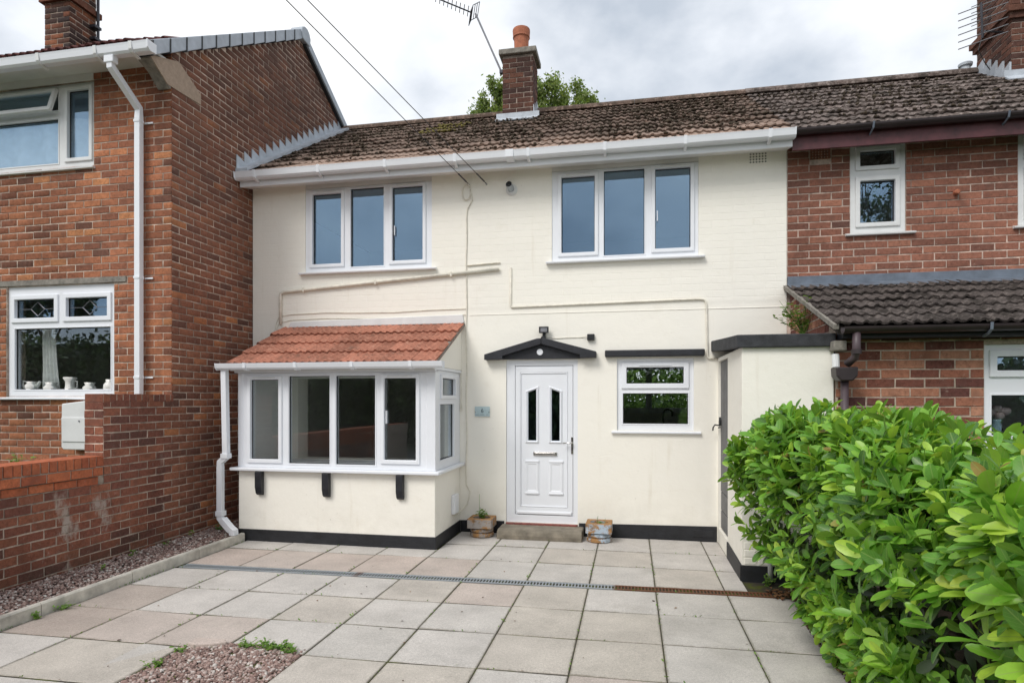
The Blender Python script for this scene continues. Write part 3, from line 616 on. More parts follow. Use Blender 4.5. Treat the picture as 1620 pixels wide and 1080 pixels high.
lathe_thing('china_vase', (-6.70, OY, 1.80), [(.065, 0), (.06, .02), (.05, .08), (.052, .13), (.075, .17), (.07, .18)], 'china', 'tall white china vase in the middle of the window sill', 'vase', g, [(.05, .13), (.10, .13), (.10, .05), (.05, .04)])
lathe_thing('china_bowl', (-6.42, OY, 1.80), [(.045, 0), (.07, .03), (.075, .055), (.045, .085), (.06, .115)], 'china', 'small white china pot right of the tall vase', 'pot', g)
lathe_thing('china_pitcher', (-6.13, OY, 1.80), [(.05, 0), (.075, .04), (.07, .09), (.045, .12), (.05, .15)], 'china', 'white china pitcher half hidden at the right end of the sill', 'pitcher', g, [(.05, .12), (.1, .11), (.09, .05)])
def curtain(name, x0, x1, z0, z1, y, label, flare=0.):
    m = MB(); n = 24; vs = []
    for j in range(5):
        t = j/4
        for i in range(n+1):
            u_ = i/n; x = x0 + (x1-x0)*u_ + flare*(1-t)**2*u_; vs.append((x, y + .022*math.sin(u_*28 + t), z0 + (z1-z0)*t))
    m.add(vs, [(j*(n+1)+i, j*(n+1)+i+1, (j+1)*(n+1)+i+1, (j+1)*(n+1)+i) for j in range(4) for i in range(n)])
    o = mk(name, m, M['curtain'], label=label, cat='curtain', smooth=True); s = o.modifiers.new('t', 'SOLIDIFY'); s.thickness = .004
curtain('curtain', -7.25, -7.05, 1.78, 2.62, -1.30, 'gathered cream curtain inside the lower left house window', .06)
curtain('curtain', -8.05, -6.30, 4.5, 5.12, -1.40, 'white net curtain inside the upper left house window')
mb_ = thing('meter_box', (-6.35, -1.62, 1.12), 'white plastic meter box on the left house below the window', 'meter box')
mk('case', MB().prism([(-6.535, 1.16), (-6.51, 1.125), (-6.16, 1.125), (-6.16, 1.70), (-6.53, 1.66)], 1, -1.70, FY-.002), M['upvc_old'], mb_, bevel=.012)
mk('door', MB().prism([(-6.515, 1.22), (-6.17, 1.22), (-6.17, 1.50), (-6.52, 1.50)], 1, -1.712, -1.701), M['upvc_old'], mb_, bevel=.004)
mk('lock', MB().tube([(-6.27, -1.712, 1.46), (-6.27, -1.72, 1.46)], .01, 8), M['alu'], mb_)
mk('waste_pipe', MB().tube([(-6.24, -1.58, 1.12), (-6.24, -1.58, .3)], .03, 10), M['black_plastic'], LH)
# ------------------------------------------------------------------ garden wall
GW = thing('garden_wall', (-5.3, -4, 0), 'stepped brick boundary wall with orange brick coping at its low end', 'wall')
g1 = mk('tall_wall', MB().box(-5.425, GX-.0045, -2.4555, FY+.0095, -.03, 1.765), M['mortar'], GW)
g2 = mk('low_wall', MB().box(-5.425, GX-.0045, -8.0, -2.46, -.03, 1.06), M['mortar'], GW)
lay('garden', g1, 'E', GX, .03, 1.67, lambda v: [(-2.46 if v > .87 else -6.2, FY - (.12 if int((v-.03)/.084) % 2 else 0))], 'brick_garden', off=FY)
lay('garden', g1, 'E', GX, 1.68, 1.776, lambda v: [(-2.46, -1.50)], 'brick_garden', off=-2.46, course=.094, L=.083, j=.012)
lay('garden', g1, 'F', -2.46, 1.1, 1.67, lambda v: [(-5.43, GX)], 'brick_garden', off=-5.43)
lay('garden', g1, 'F', -2.46, 1.68, 1.776, lambda v: [(-5.43, GX)], 'brick_garden', off=-5.43, course=.094, L=.23)
lay('garden', g2, 'E', GX+.006, .868, .952, lambda v: [(-6.2, -2.52)], 'brick_orange', off=-2.52)
lay('garden', g2, 'E', GX+.032, .952, 1.042, lambda v: [(-6.2, -2.49)], 'brick_orange', off=-2.37, course=.090)
lay('garden', g2, 'E', GX+.034, 1.042, 1.15, lambda v: [(-6.2, -2.49)], 'brick_orange', off=-2.49, course=.108, L=.083, j=.012)
mk('coping_bed', MB().box(-5.44, GX+.025, -8.0, -2.50, .957, 1.143), M['mortar'], GW)
mk('coping_top', MB().box(-5.44, GX+.028, -8.0, -2.498, 1.1435, 1.149), M['brick_orange'], GW)
# ------------------------------------------------------------------ cream house
CH = thing('cream_house', (-1.7, 0, 0), 'cream painted terraced house with white bay window and white front door', 'house', 'houses of the terrace')
SL = .615; EY, EZ = -.33, 4.735
oL = (-4.392, -2.575, 3.452, 4.66); oR = (-.983, .805, 3.458, 4.66); oK = (-.17, .753, 1.328, 2.216); oD = (-1.575, -.655, .14, 2.216); oB = (-4.5, -2.4, .9, 2.0)
fw = mk('front_wall', MB(front(0)).grid(-5.193, 1.806, -.05, 4.67, [oL, oR, oK, oD, oB], -.26, 0), M['cream'], CH)
mk('band', MB(front(0)).box(-2.06, 1.80, 2.80, 2.812, -.02, .006), M['cream'], CH, bevel=.004)
mk('plinth', MB(front(0)).prism([(-2.178, -.03), (-1.60, -.03), (-1.60, .150), (-2.178, .140)], 2, -.01, .012), M['black'], CH, bevel=.004)
mk('plinth', MB(front(0)).prism([(-.64, -.03), (1.018, -.03), (1.018, .18), (-.64, .158)], 2, -.01, .012), M['black'], CH, bevel=.004)
mk('air_brick', MB(front(0)).box(.74, .98, .045, .13, -.01, .02), M['black'], CH, bevel=.004)
def lights3(o, p, vents=(0, 2)):
    return [('sash', p[0], p[1], 3.556, 4.515, 'glass', 'vent'), ('fix', p[2], p[3], 3.503, 4.56), ('sash', p[4], p[5], 3.556, 4.54, 'glass', 'vent')]
for o, p in ((oL, (-4.288, -3.862, -3.73, -3.25, -3.13, -2.70)), (oR, (-.863, -.443, -.333, .166, .292, .714))):
    q = window(CH, front(.012), o[0], o[1], o[2], 4.592, lights3(o, p), sill=(o[0]-.07, o[1]+.07, .08))
    mk('head_panel', MB(front(.012)).box(o[0], o[1], 4.594, 4.66, -.05, .004), M['soffit_white'], q)
    mk('handle', MB(front(.012)).box(p[4]+.022, p[4]+.034, 3.9, 4.03, -.03, .0), M['upvc'], q, bevel=.004)
q = window(CH, front(.03), *oK, [('sash', -.054, .636, 1.905, 2.108, 'glass_clear'), ('fix', -.098, .688, 1.408, 1.788, 'glass_clear')], sill=(-.235, .835, .07), sw=.062)
mk('trickle_vent', MB(front(.03)).box(.1, .49, 2.125, 2.145, .02, .03), M['upvc'], q, bevel=.004)
mk('window_lintel', MB(front(0)).box(-.315, .872, 2.235, 2.318, -.02, .075), M['black_timber'], CH, bevel=.012)
# front door
D = mk('front_door', MB(front(.02)).grid(-1.575, -.655, .14, 2.216, [(-1.462, -.715, .235, 2.142)], -.07, 0), M['upvc'], CH, bevel=.005, merge=True)
T = front(.02)
Lf = mk('door_leaf', MB(T).grid(-1.458, -.719, .24, 2.138, [(-1.291, -1.188, 1.186, 1.838), (-.989, -.888, 1.186, 1.838)], -.055, -.012), M['upvc'], D, bevel=.004, merge=True)
mk('leaf_edge', ring(T, -1.395, -.782, .335, 2.055, .062, -.013, -.002), M['upvc'], D, bevel=.005, merge=True)
mk('leaf_moulding', ring(T, -1.378, -.798, .352, 2.04, .014, -.013, .001), M['upvc'], D, bevel=.006, merge=True)
for s in (0, 1):
    a, b = ((-1.292, -1.187), (-.990, -.887))[s]; zt = (1.80, 1.84) if s == 0 else (1.84, 1.80)
    mk('pane', MB(T).prism([(a, 1.185), (b, 1.185), (b, zt[1]), (a, zt[0])], 2, -.02, -.0085), M['glass'], D)
    o_ = .04; c = [(a-o_, 1.185-.035), (b+o_, 1.185-.035), (b+o_, zt[1]+.035+(.012 if s == 0 else -.012)), (a-o_, zt[0]+.035+(-.012 if s == 0 else .012))]
    i_ = [(a, 1.185), (b, 1.185), (b, zt[1]), (a, zt[0])]
    m = MB(T)
    for k in range(4):
        k2 = (k+1) % 4; mid = lambda p, q: ((p[0]+q[0])/2, (p[1]+q[1])/2)
        A, B, C_, D_ = c[k], c[k2], i_[k2], i_[k]; ma, mb2 = mid(A, D_), mid(B, C_)
        m.add([(*A, -.0122), (*B, -.0122), (*mb2, .008), (*ma, .008), (*C_, -.009), (*D_, -.009)], [(0,1,2,3), (3,2,4,5)])
    mk('pane_moulding', m, M['upvc'], D)
    m = MB(T); a2, b2 = ((-1.335, -1.145), (-1.03, -.835))[s]
    m.add([(a2, .50, -.0115), (b2, .50, -.0115), (b2, .93, -.0115), (a2, .93, -.0115), (a2+.025, .535, .0), (b2-.025, .535, .0), (b2-.025, .895, .0), (a2+.025, .895, .0), (a2+.045, .555, -.008), (b2-.045, .555, -.008), (b2-.045, .875, -.008), (a2+.045, .875, -.008)],
          [(0,1,5,4),(1,2,6,5),(2,3,7,6),(3,0,4,7),(4,5,9,8),(5,6,10,9),(6,7,11,10),(7,4,8,11),(8,9,10,11)])
    mk('raised_panel', m, M['upvc'], D)
    for zz in (.905, .498): mk('panel_bead', MB(T).box(a2+.005, b2-.005, zz, zz+.03, -.0115, .006), M['upvc'], D, bevel=.008)
mk('letterbox', MB(T).box(-1.225, -.92, .995, 1.045, -.012, .008), M['chrome'], D, bevel=.006)
mk('letterbox_flap', MB(T).box(-1.20, -.945, 1.005, 1.030, .008, .014), M['chrome'], D, bevel=.004)
hn = mk('handle_plate', MB(T).box(-.742, -.712, 1.02, 1.24, -.003, .008), M['chrome'], D, bevel=.006)
mk('handle_lever', MB().tube([(-.727, .012, 1.165), (-.727, -.035, 1.165), (-.74, -.04, 1.163), (-.84, -.04, 1.160)], .009, 8), M['chrome'], D, smooth=True)
mk('keyhole', MB(T).box(-.732, -.722, 1.07, 1.10, .008, .010), M['seal'], D)
mk('weather_bar', MB(T).box(-1.44, -.735, .245, .285, -.012, .012), M['upvc'], D, bevel=.01)
mk('threshold', MB(front(0)).box(-1.575, -.655, .115, .139, -.1, .03), M['red_tile'], CH, bevel=.004)
for k in range(9): mk('threshold_tile', MB(front(0)).box(-1.56+k*.1, -1.466+k*.1, .112, .1385, .03, .06), M['red_tile'], CH, bevel=.004)
st = MB(); pr = [(-.02, -.01), (-.37, -.01), (-.375, .05), (-.36, .095), (-.31, .118), (-.02, .122)]
st.prism(pr, 0, -1.62, -.575); mk('door_step', st, M['stone'], CH, bevel=.018, seg=3)
# door hood
hd = mk('door_hood', MB(front(0)).prism([(-1.60, 2.222), (-.62, 2.222), (-.62, 2.26), (-1.10, 2.43), (-1.60, 2.26)], 2, -.01, .05), M['black_timber'], CH)
mk('hood_rafter', MB(front(0)).prism([(-1.838, 2.215), (-1.60, 2.222), (-1.60, 2.262), (-1.105, 2.405), (-1.105, 2.478), (-1.16, 2.475), (-1.838, 2.284)], 2, -.01, .12), M['black_timber'], hd, bevel=.006)
mk('hood_rafter', MB(front(0)).prism([(-.42, 2.228), (-.62, 2.225), (-.62, 2.262), (-1.103, 2.405), (-1.103, 2.478), (-1.03, 2.470), (-.42, 2.302)], 2, -.01, .12), M['black_timber'], hd, bevel=.006)
mk('hood_rosette', MB(front(0)).add([], []).prism([(-1.128+.04*math.cos(a), 2.308+.04*math.sin(a)) for a in np.linspace(0, 2*math.pi, 25)[:-1]], 2, .051, .062), M['upvc'], hd, bevel=.004)
# bay
BX0, BX1, BY = -4.69, -2.19, -1.03
bay = mk('bay_base', MB().box(BX0, BX1, BY, -.001, -.05, .852), M['cream'], CH, bevel=.008)
mk('bay_plinth', MB().box(BX0-.006, BX1+.010, BY-.010, -.001+.0, -.04, .142), M['black'], CH, bevel=.006)
T = front(BY)
bw = window(CH, T, BX0, BX1, .893, 2.03, [('sash', -4.525, -4.148, .99, 1.95, 'glass_clear', 'vent'), ('fix', -4.02, -3.488, .945, 1.99, 'glass_clear'), ('fix', -3.412, -2.916, .945, 1.99, 'glass_clear'), ('sash', -2.805, -2.415, 1.01, 1.958, 'glass_clear', 'vent')], name='bay_window')
mk('corner_post', MB().box(BX1-.105, BX1+.006, BY-.006, BY+.085, .892, 2.031), M['upvc'], bw, bevel=.006)
mk('corner_post', MB().box(BX0-.006, BX0+.06, BY-.006, BY+.085, .892, 2.031), M['upvc'], bw, bevel=.006)
mk('handle', MB(T).box(-2.79, -2.777, 1.43, 1.58, -.03, .004), M['upvc'], bw, bevel=.004)
TS = east(BX1)
bs = window(CH, TS, BY+.087, -.004, .893, 2.05, [('sash', -.80, -.25, 1.76, 1.965, 'glass_clear'), ('fix', -.86, -.275, .995, 1.655, 'glass_clear')], name='bay_side_window')
mk('bay_left_cheek', MB().box(BX0, BX0+.06, BY+.087, -.002, .893, 2.05), M['upvc'], CH)
mk('bay_lining', MB().box(BX0+.061, BX0+.075, BY+.09, .27, .893, 2.05), M['plaster'], CH)
mk('bay_sill', MB().prism([(BX0-.07, BY-.085), (BX1+.07, BY-.085), (BX1+.07, -.002), (BX0-.07, -.002)], 2, .853, .892), M['upvc'], CH, bevel=.012, seg=3)
for x in (-4.385, -3.515, -2.598):
    mk('sill_bracket', MB().prism([(BY-.002, .85), (BY-.075, .85), (BY-.075, .66), (BY-.055, .585), (BY-.03, .562), (BY-.002, .562)], 0, x-.042, x+.042), M['black_timber'], CH, bevel=.008)
mk('bay_fascia', MB().box(BX0-.02, BX1+.02, BY-.055, BY+.0, 2.032, 2.10).box(BX0-.02, BX1+.022, BY+.001, -.003, 2.052, 2.085), M['upvc'], CH, bevel=.004)
mk('bay_soffit', MB().box(BX0-.02, BX1+.02, -1.16, BY-.056, 2.052, 2.066), M['soffit_white'], CH)
br = mk('bay_roof', MB().prism([(-1.16, 2.135), (-.001, 2.685), (-.001, 2.64), (-1.14, 2.10)], 0, -4.70, -2.14), M['tile_bay'], CH)
tiling(br, -4.72, -2.125, -1.215, 2.115, .475, 4, .333, 'tile_bay', amp=.017, jit=.6)
mk('bay_cheek', MB().prism([(-1.12, 2.087), (-.001, 2.087), (-.001, 2.64), (-1.12, 2.12)], 0, -2.215, -2.165), M['cream'], CH)
mk('bay_verge', MB().prism([(-1.19, 2.105), (-.002, 2.668), (-.002, 2.70), (-1.20, 2.13)], 0, -2.165, -2.122), M['concrete'], CH)
mk('bay_flashing', MB(front(0)).prism([(-4.64, 2.70), (-2.15, 2.70), (-2.13, 2.715), (-2.15, 2.815), (-4.60, 2.775)], 2, -.01, .022), M['upvc_old'], CH, bevel=.006)
bg = mk('bay_gutter', gutter_square(-4.83, -2.04, -1.17, -1.275, 2.058, 2.135), M['upvc'], CH, bevel=.002)
for x in (-4.45, -3.8, -3.1, -2.4): mk('gutter_bracket', MB().prism([(-1.17, 2.05), (-1.25, 2.048), (-1.28, 2.08), (-1.285, 2.14), (-1.272, 2.14), (-1.17, 2.075)], 0, x-.017, x+.017), M['upvc'], bg)
for x in (-4.836, -2.041): mk('end_cap', MB().prism([(-1.17, 2.06), (-1.245, 2.052), (-1.272, 2.08), (-1.283, 2.137), (-1.17, 2.137)], 0, x, x+.007), M['upvc'], bg)
bd = mk('bay_downpipe', MB().tube([(-4.765, -1.19, 2.06), (-4.765, -1.16, 1.05), (-4.765, -1.16, 1.02), (-4.835, -1.17, .96), (-4.835, -1.17, .90), (-4.835, -1.17, .33), (-4.835, -1.17, .29), (-4.76, -1.2, .235)], 1, sq=(.033, .033)), M['upvc'], CH, bevel=.004)
mk('pipe_socket', MB().tube([(-4.79, -1.19, .275), (-4.665, -1.22, .175), (-4.62, -1.225, .15), (-4.62, -1.225, .105)], 1, sq=(.039, .039)), M['upvc'], bd, bevel=.004)
for z in (1.035, .345): mk('pipe_collar', MB().box(-4.81 if z > 1 else -4.88, -4.72 if z > 1 else -4.79, -1.21, -1.12, z-.03, z+.03), M['upvc'], bd, bevel=.004)
mk('cable_box', MB(east(BX1)).box(-.40, -.22, .285, .52, .001, .05), M['upvc'], label='small white cable box low on the right cheek of the bay', cat='junction box', bevel=.008)
# main roof, eaves
RZ = lambda y: EZ + SL*(y-EY)
mr = mk('roof', MB().prism([(EY+.03, EZ-.012), (2.75, RZ(2.75)-.012), (5.9, RZ(2.75)-.6*3.15), (5.9, RZ(2.75)-.6*3.15-.08), (2.75, RZ(2.75)-.12), (EY+.06, EZ-.08)], 0, -5.188, 1.812), M['tile_main'], CH)
chim = (-2.1, -1.58, 2.25, 2.72)
tiling(mr, -5.05, 1.82, EY-.03, EZ-.02, SL, 11, .3285, 'tile_main', jit=1.6, skip=lambda x, y: -2.16 < x < -1.52 and y > 2.0)
for k in range(16):
    a = -5.19 + k*7.0/16; mk('ridge_tile', MB().prism([(2.75+.13*math.cos(t), RZ(2.75)-.02+.115*math.sin(t)) for t in np.linspace(0, math.pi, 9)], 0, a+.0008, a+7.0/16-.0008), M['tile_main'], mr, bevel=.006)
mk('fascia', MB().box(-5.19, 1.80, -.295, -.272, 4.575, 4.70), M['upvc'], CH, bevel=.003)
mk('soffit', MB().prism([(-.272, 4.58), (.0, 4.645), (.0, 4.672), (-.272, 4.605)], 0, -5.19, 1.80), M['soffit_white'], CH)
gg = mk('gutter', gutter_square(-5.185, 1.80, -.297, -.425, 4.64, 4.738), M['upvc'], CH, bevel=.002)
for x in np.arange(-4.9, 1.8, .92): mk('gutter_bracket', MB().prism([(-.297, 4.61), (-.38, 4.628), (-.42, 4.65), (-.432, 4.745), (-.42, 4.745), (-.41, 4.66), (-.297, 4.625)], 0, x-.018, x+.018), M['upvc'], gg)
for x in (-5.192, 1.80): mk('end_cap', MB().prism([(-.297, 4.648), (-.392, 4.634), (-.424, 4.66), (-.434, 4.742), (-.297, 4.742)], 0, x, x+.01), M['upvc'], gg)
mk('gutter_union', MB().prism([(-.296, 4.63), (-.395, 4.63), (-.43, 4.655), (-.436, 4.744), (-.296, 4.744)], 0, -1.50, -1.40), M['upvc'], gg, bevel=.004)
# stepped lead flashing against the gable wall
sf = mk('stepped_flashing', MB().prism([(EY-.05, EZ+.02), (2.70, RZ(2.70)+.045), (2.70, RZ(2.70)+.085), (EY-.05, EZ+.06)], 0, -5.197, -5.02), M['lead'], CH)
N = 18
for k in range(N):
    y0 = -.36 + k*(3.06/N); y1 = y0 + 3.06/N
    mk('flashing_step', MB().prism([(y0, RZ(y0)+.04), (y1-.004, RZ(y1)+.04), (y1-.004, RZ(y1)+.13), (y0, RZ(y1)+.175)], 0, -5.199, -5.188), M['lead'], sf)
cm = mk('chimney', MB().box(chim[0]+.006, chim[1]-.006, chim[2]+.006, chim[3], 6.0, 7.41), M['mortar_dark'], CH)
lay('cream', cm, 'F', chim[2], 6.28, 7.41, lambda v: [(chim[0], chim[1])], 'brick_chimney', off=chim[0])
lay('cream', cm, 'E', chim[1], 6.28, 7.41, lambda v: [(chim[2], chim[3])], 'brick_chimney', off=chim[2]+.12)
mk('chimney_cap', MB().box(-2.155, -1.525, 2.2, 2.78, 7.42, 7.51), M['concrete'], cm, bevel=.012)
mk('chimney_pot', MB().lathe((-1.815, 2.46, 7.51), [(.115, 0), (.118, .06), (.125, .25), (.128, .28), (.145, .29), (.142, .32), (.148, .40), (.145, .43), (.12, .44), (.11, .40), (.10, .1)], 24), M['terracotta'], cm, smooth=False, bevel=.004)
mk('chimney_flashing', MB().prism([(2.14, RZ(2.14)+.03), (2.26, RZ(2.26)+.05), (2.26, RZ(2.26)+.13), (2.243, RZ(2.26)+.13), (2.243, RZ(2.24)+.065), (2.13, RZ(2.13)+.05)], 0, -2.2, -1.48), M['lead'], cm)
for k in range(3): mk('flashing_step', MB().prism([(2.25+k*.16, RZ(2.25+k*.16)+.03), (2.41+k*.16, RZ(2.41+k*.16)+.03), (2.41+k*.16, RZ(2.41+k*.16)+.12), (2.25+k*.16, RZ(2.41+k*.16)+.15)], 0, chim[1]+.001, chim[1]+.012), M['lead'], cm)
# moss on the roof
def mosslumps(name, parent, x0, x1, ye, ze, sl, rows_, expo, n, mat, zone=None, **kw):
    p = math.atan(sl); r = RNG.integers(0 if zone is None else 0, rows_, n); x = RNG.uniform(x0, x1, n)
    k = np.sin(x*2.3)+np.sin(x*5.1+r)+RNG.normal(0, .8, n); keep = (k > -.4) & (RNG.random(n) < np.clip((r-.6)/2.2, .04, 1))
    if zone: keep = zone(x, r)
    r, x = r[keep], x[keep]; s = r*expo + RNG.uniform(-.03, .05, len(r)); hh = .035 + .014*np.maximum(0, np.sin(x*2*math.pi/.1))
    pts = np.stack([x, ye + s*math.cos(p) - hh*math.sin(p), ze + s*math.sin(p) + hh*math.cos(p)], 1)
    return stones(name, parent, pts, .012, .030, mat, org=WO[parent], kind='stuff', **kw)
mosslumps('moss', mr, -5.0, 1.8, EY-.03, EZ-.02, SL, 11, .3285, 3400, 'moss')
mosslumps('yellow_moss', mr, -3.4, -2.6, EY-.03, EZ-.02, SL, 11, .3285, 700, 'moss_yellow', zone=lambda x, r: (r > 6) & (r < 10) & (np.abs(x+2.95-.1*(r-8)) < .33))
# shell and rooms of the cream house
mk('back_wall', MB(front(5.5)).grid(-5.19, 1.80, 0, 4.7, [(-.55, 1.35, 1.42, 2.42)], -.2, 0), M['plaster'], CH)
mk('room', MB().box(-5.18, -5.08, .265, 5.5, .0, 4.6).box(1.70, 1.80, .265, 5.49, .0, 4.6).box(-5.07, 1.69, .265, 5.49, 2.45, 2.6).box(-1.78, -1.70, .265, 5.49, .06, 2.44).box(-.50, -.42, .265, 3.6, .06, 2.44).box(-5.07, -1.79, 3.7, 3.8, .06, 2.44).box(-5.07, 1.69, 3.6, 3.7, 2.61, 4.6).box(-1.5, -1.4, .265, 3.59, 2.61, 4.6), M['plaster'], CH)
mk('room_floor', MB().box(-5.07, 1.69, .265, 5.49, .0, .06), M['floor_in'], CH)
mk('room_ceiling', MB().box(-5.07, 1.69, .0+.27, 5.49, 4.62, 4.66), M['plaster'], CH)
rw = window(CH, lambda u_, v, ww: (u_, 5.52 + .03 + ww*-1, v), -.55, 1.35, 1.42, 2.42, [('fix', -.47, .32, 1.52, 2.34, 'glass_clear'), ('fix', .43, 1.27, 1.52, 2.34, 'glass_clear')], name='rear_window')
mk('worktop', MB().box(-.40, 1.68, 4.85, 5.48, .98, 1.02).box(-.40, 1.68, 4.88, 5.48, .07, .979), M['worktop'], CH)
tp = thing('kitchen_tap', (.66, 5.3, 1.02), 'black swan neck tap seen through the small front window', 'tap')
mk('spout', MB().tube([(.66, 5.3, 1.02)] + [(.66, 5.3, 1.40)] + [(.66 + .09 - .09*math.cos(a), 5.3, 1.42 + .09*math.sin(a)) for a in np.linspace(0, math.pi, 8)] + [(.84, 5.3, 1.36)], .016, 8), M['black_plastic'], tp, smooth=True)
mk('lever', MB().tube([(.66, 5.28, 1.12), (.60, 5.22, 1.17)], .01, 6), M['black_plastic'], tp)
# pipes and wires on the wall
wp = mk('waste_pipe', MB().tube([(-1.66, -.03, 3.385), (-4.70, -.03, 3.19), (-4.745, -.03, 3.17), (-4.75, -.03, 3.12), (-4.75, -.03, 2.74)], .021, 8), M['cream_pipe'], CH, smooth=True)
for x in (-2.3, -3.35, -4.4): mk('pipe_clip', MB(front(0)).box(x-.014, x+.014, 3.385+(x+1.66)*.064-.032, 3.385+(x+1.66)*.064+.026, -.01, .056), M['cream_pipe'], wp, bevel=.004)
mk('wall_conduit', MB().tube([(-1.51, -.012, 3.40), (-1.514, -.012, 2.905), (-1.50, -.012, 2.89)] + [(.80, -.016, 2.925), (.86, -.016, 2.92), (.885, -.016, 2.90), (.895, -.016, 2.86), (.905, -.016, 2.26), (.91, -.016, 2.22), (.93, -.016, 2.205), (1.02, -.016, 2.205)], .0125, 8), M['cream_pipe'], CH, smooth=True)
mk('short_conduit', MB().tube([(-2.09, -.014, 3.45), (-1.65, -.014, 3.47)], .010, 6), M['cream_pipe'], CH)
for z, d in ((2.88, .0), (2.77+.02, .012)):
    mk('wall_wire', MB().tube([(-4.85+.0, -.007, 2.62)] + [(-4.83, -.007, z-.12), (-4.78, -.007, z-.02)] + [(-4.6+i*.5, -.007, z + d + .012*math.sin(i*1.7)) for i in range(6)], .0055, 5), M['cream_pipe'], CH)
loop = [(-2.10 + .055*math.cos(a), -.02, 4.40 + .10*math.sin(a)) for a in np.linspace(.6, 6.6, 22)]
mk('wall_cable', MB().tube([(-2.068, -.05, 4.50)] + loop + [(-2.02, -.012, 4.30), (-2.09, -.012, 4.18), (-2.10, -.012, 4.08)] + [(-2.10 + .006*math.sin(k*2.1), -.010, 4.08 - k*.29) for k in range(1, 13)] + [(-2.05, -.01, .52), (-2.09, -.012, .35), (-2.19+.02, -.2, .255), (-2.16, -.29, .28)], .008, 6), M['cream_pipe'], CH, smooth=True)
mk('pull_cord', MB().tube([(-2.165, -.03, 2.05), (-2.16, -.02, 1.75), (-2.175, -.02, 1.62), (-2.185, -.02, 1.56), (-2.155, -.02, 1.56), (-2.165, -.02, 1.66)], .006, 5), M['cream_pipe'], CH)
ab = mk('vent_grille', MB(front(0)).grid(1.375, 1.60, 4.51, 4.655, [(1.392+i*.034, 1.410+i*.034, 4.525+j*.032, 4.542+j*.032) for i in range(6) for j in range(4)], -.012, .006), M['cream'], CH)
mk('vent_backing', MB(front(0)).box(1.378, 1.597, 4.513, 4.652, .0005, .0012), M['seal'], ab)
# things fixed to the wall
s_ = thing('house_number_sign', (-1.886, -.02, 1.49), 'pale glass number 6 plate with a dark line of small lettering beside the door', 'sign')
mk('plate', MB(front(0)).box(-1.985, -1.788, 1.492, 1.618, .012, .018), M['sign'], s_, bevel=.002)
for x in (-1.976, -1.797): mk('fixing', MB(front(0)).tube([(x, 1.545, .0), (x, 1.545, .022)], .006, 8), M['chrome'], s_)
def text(body, size, loc, parent, name):
    cu = bpy.data.curves.new(name, 'FONT'); cu.body = body; cu.size = size; cu.align_x = 'CENTER'; cu.extrude = .0006
    ob = bpy.data.objects.new(name, cu); COL.objects.link(ob); dg = bpy.context.evaluated_depsgraph_get()
    me = bpy.data.meshes.new_from_object(ob.evaluated_get(dg)); bpy.data.objects.remove(ob)
    me.materials.clear(); me.materials.append(M['sign_text']); o = bpy.data.objects.new(name, me); put(o, parent, loc); o.rotation_euler = (R(90), 0, 0); return o
text('6', .075, (-1.886, -.019, 1.540), s_, 'numeral'); m = MB(front(0))
for a, b in ((-1.974, -1.918), (-1.908, -1.850), (-1.835, -1.802)):        # three short words, too small to read in the photo
    nn = int((b-a)/.0088)
    for k in range(nn):
        x = a + k*.0088; h = .0125 if k == 0 or k % 4 == 2 else .0085
        m.box(x, x+.0022, 1.5085, 1.5085+h, .0185, .0192).box(x, x+.006, 1.5085 + (.003 if k % 2 else 0.), 1.5105 + (.003 if k % 2 else 0.), .0192, .0195)
mk('lettering', m, M['sign_text'], s_, kind='stuff')
fl = thing('floodlight', (-1.085, -.1, 2.47), 'small black floodlight with motion sensor above the door hood', 'floodlight')
mk('housing', MB(front(0)).grid(-1.135, -1.015, 2.545, 2.625, [(-1.118, -1.032, 2.56, 2.612)], .05, .10).box(-1.12, -1.03, 2.56, 2.61, .045, .055), M['black_plastic'], fl, bevel=.004)
mk('lens', MB(front(0)).box(-1.117, -1.033, 2.561, 2.611, .085, .09), M['alu'], fl)
mk('sensor', MB(front(0)).lathe((-1.08, 2.475, .075), [(.02, -.03), (.033, -.01), (.033, .02), (.015, .035)], 12), M['black_plastic'], fl)
mk('bracket', MB(front(0)).box(-1.095, -1.06, 2.49, 2.56, .0, .05), M['black_plastic'], fl, bevel=.004)
mk('wire', MB().tube([(-1.05, -.02, 2.50), (-.95, -.008, 2.482), (-.75, -.008, 2.488), (-.6, -.008, 2.49), (-.54, -.02, 2.495)], .004, 5), M['cream_pipe'], fl)
jb = thing('junction_box', (-.49, -.03, 2.45), 'small square black junction box right of the floodlight', 'junction box')
mk('case', MB(front(0)).box(-.535, -.445, 2.448, 2.525, .0, .05), M['black_plastic'], jb, bevel=.006); mk('knockout', MB(front(0)).lathe((-.49, 2.487, .05), [(.026, 0), (.024, .005)], 14), M['black_plastic'], jb)
al = thing('boiler_flue', (-1.51, -.05, 4.36), 'round grey and white flue outlet high on the cream wall', 'flue')
mk('flange', MB(front(0)).lathe((-1.50, 4.395, .0), [(.075, 0), (.075, .008), (.05, .03)], 20), M['upvc_old'], al, smooth=False); mk('spout', MB().tube([(-1.505, -.02, 4.40), (-1.515, -.13, 4.43)], [.042, .04], 14, caps=False), M['steel'], al, smooth=True)
mk('spout_inner', MB().tube([(-1.506, -.03, 4.403), (-1.514, -.11, 4.425)], [.03, .03], 14), M['seal'], al)
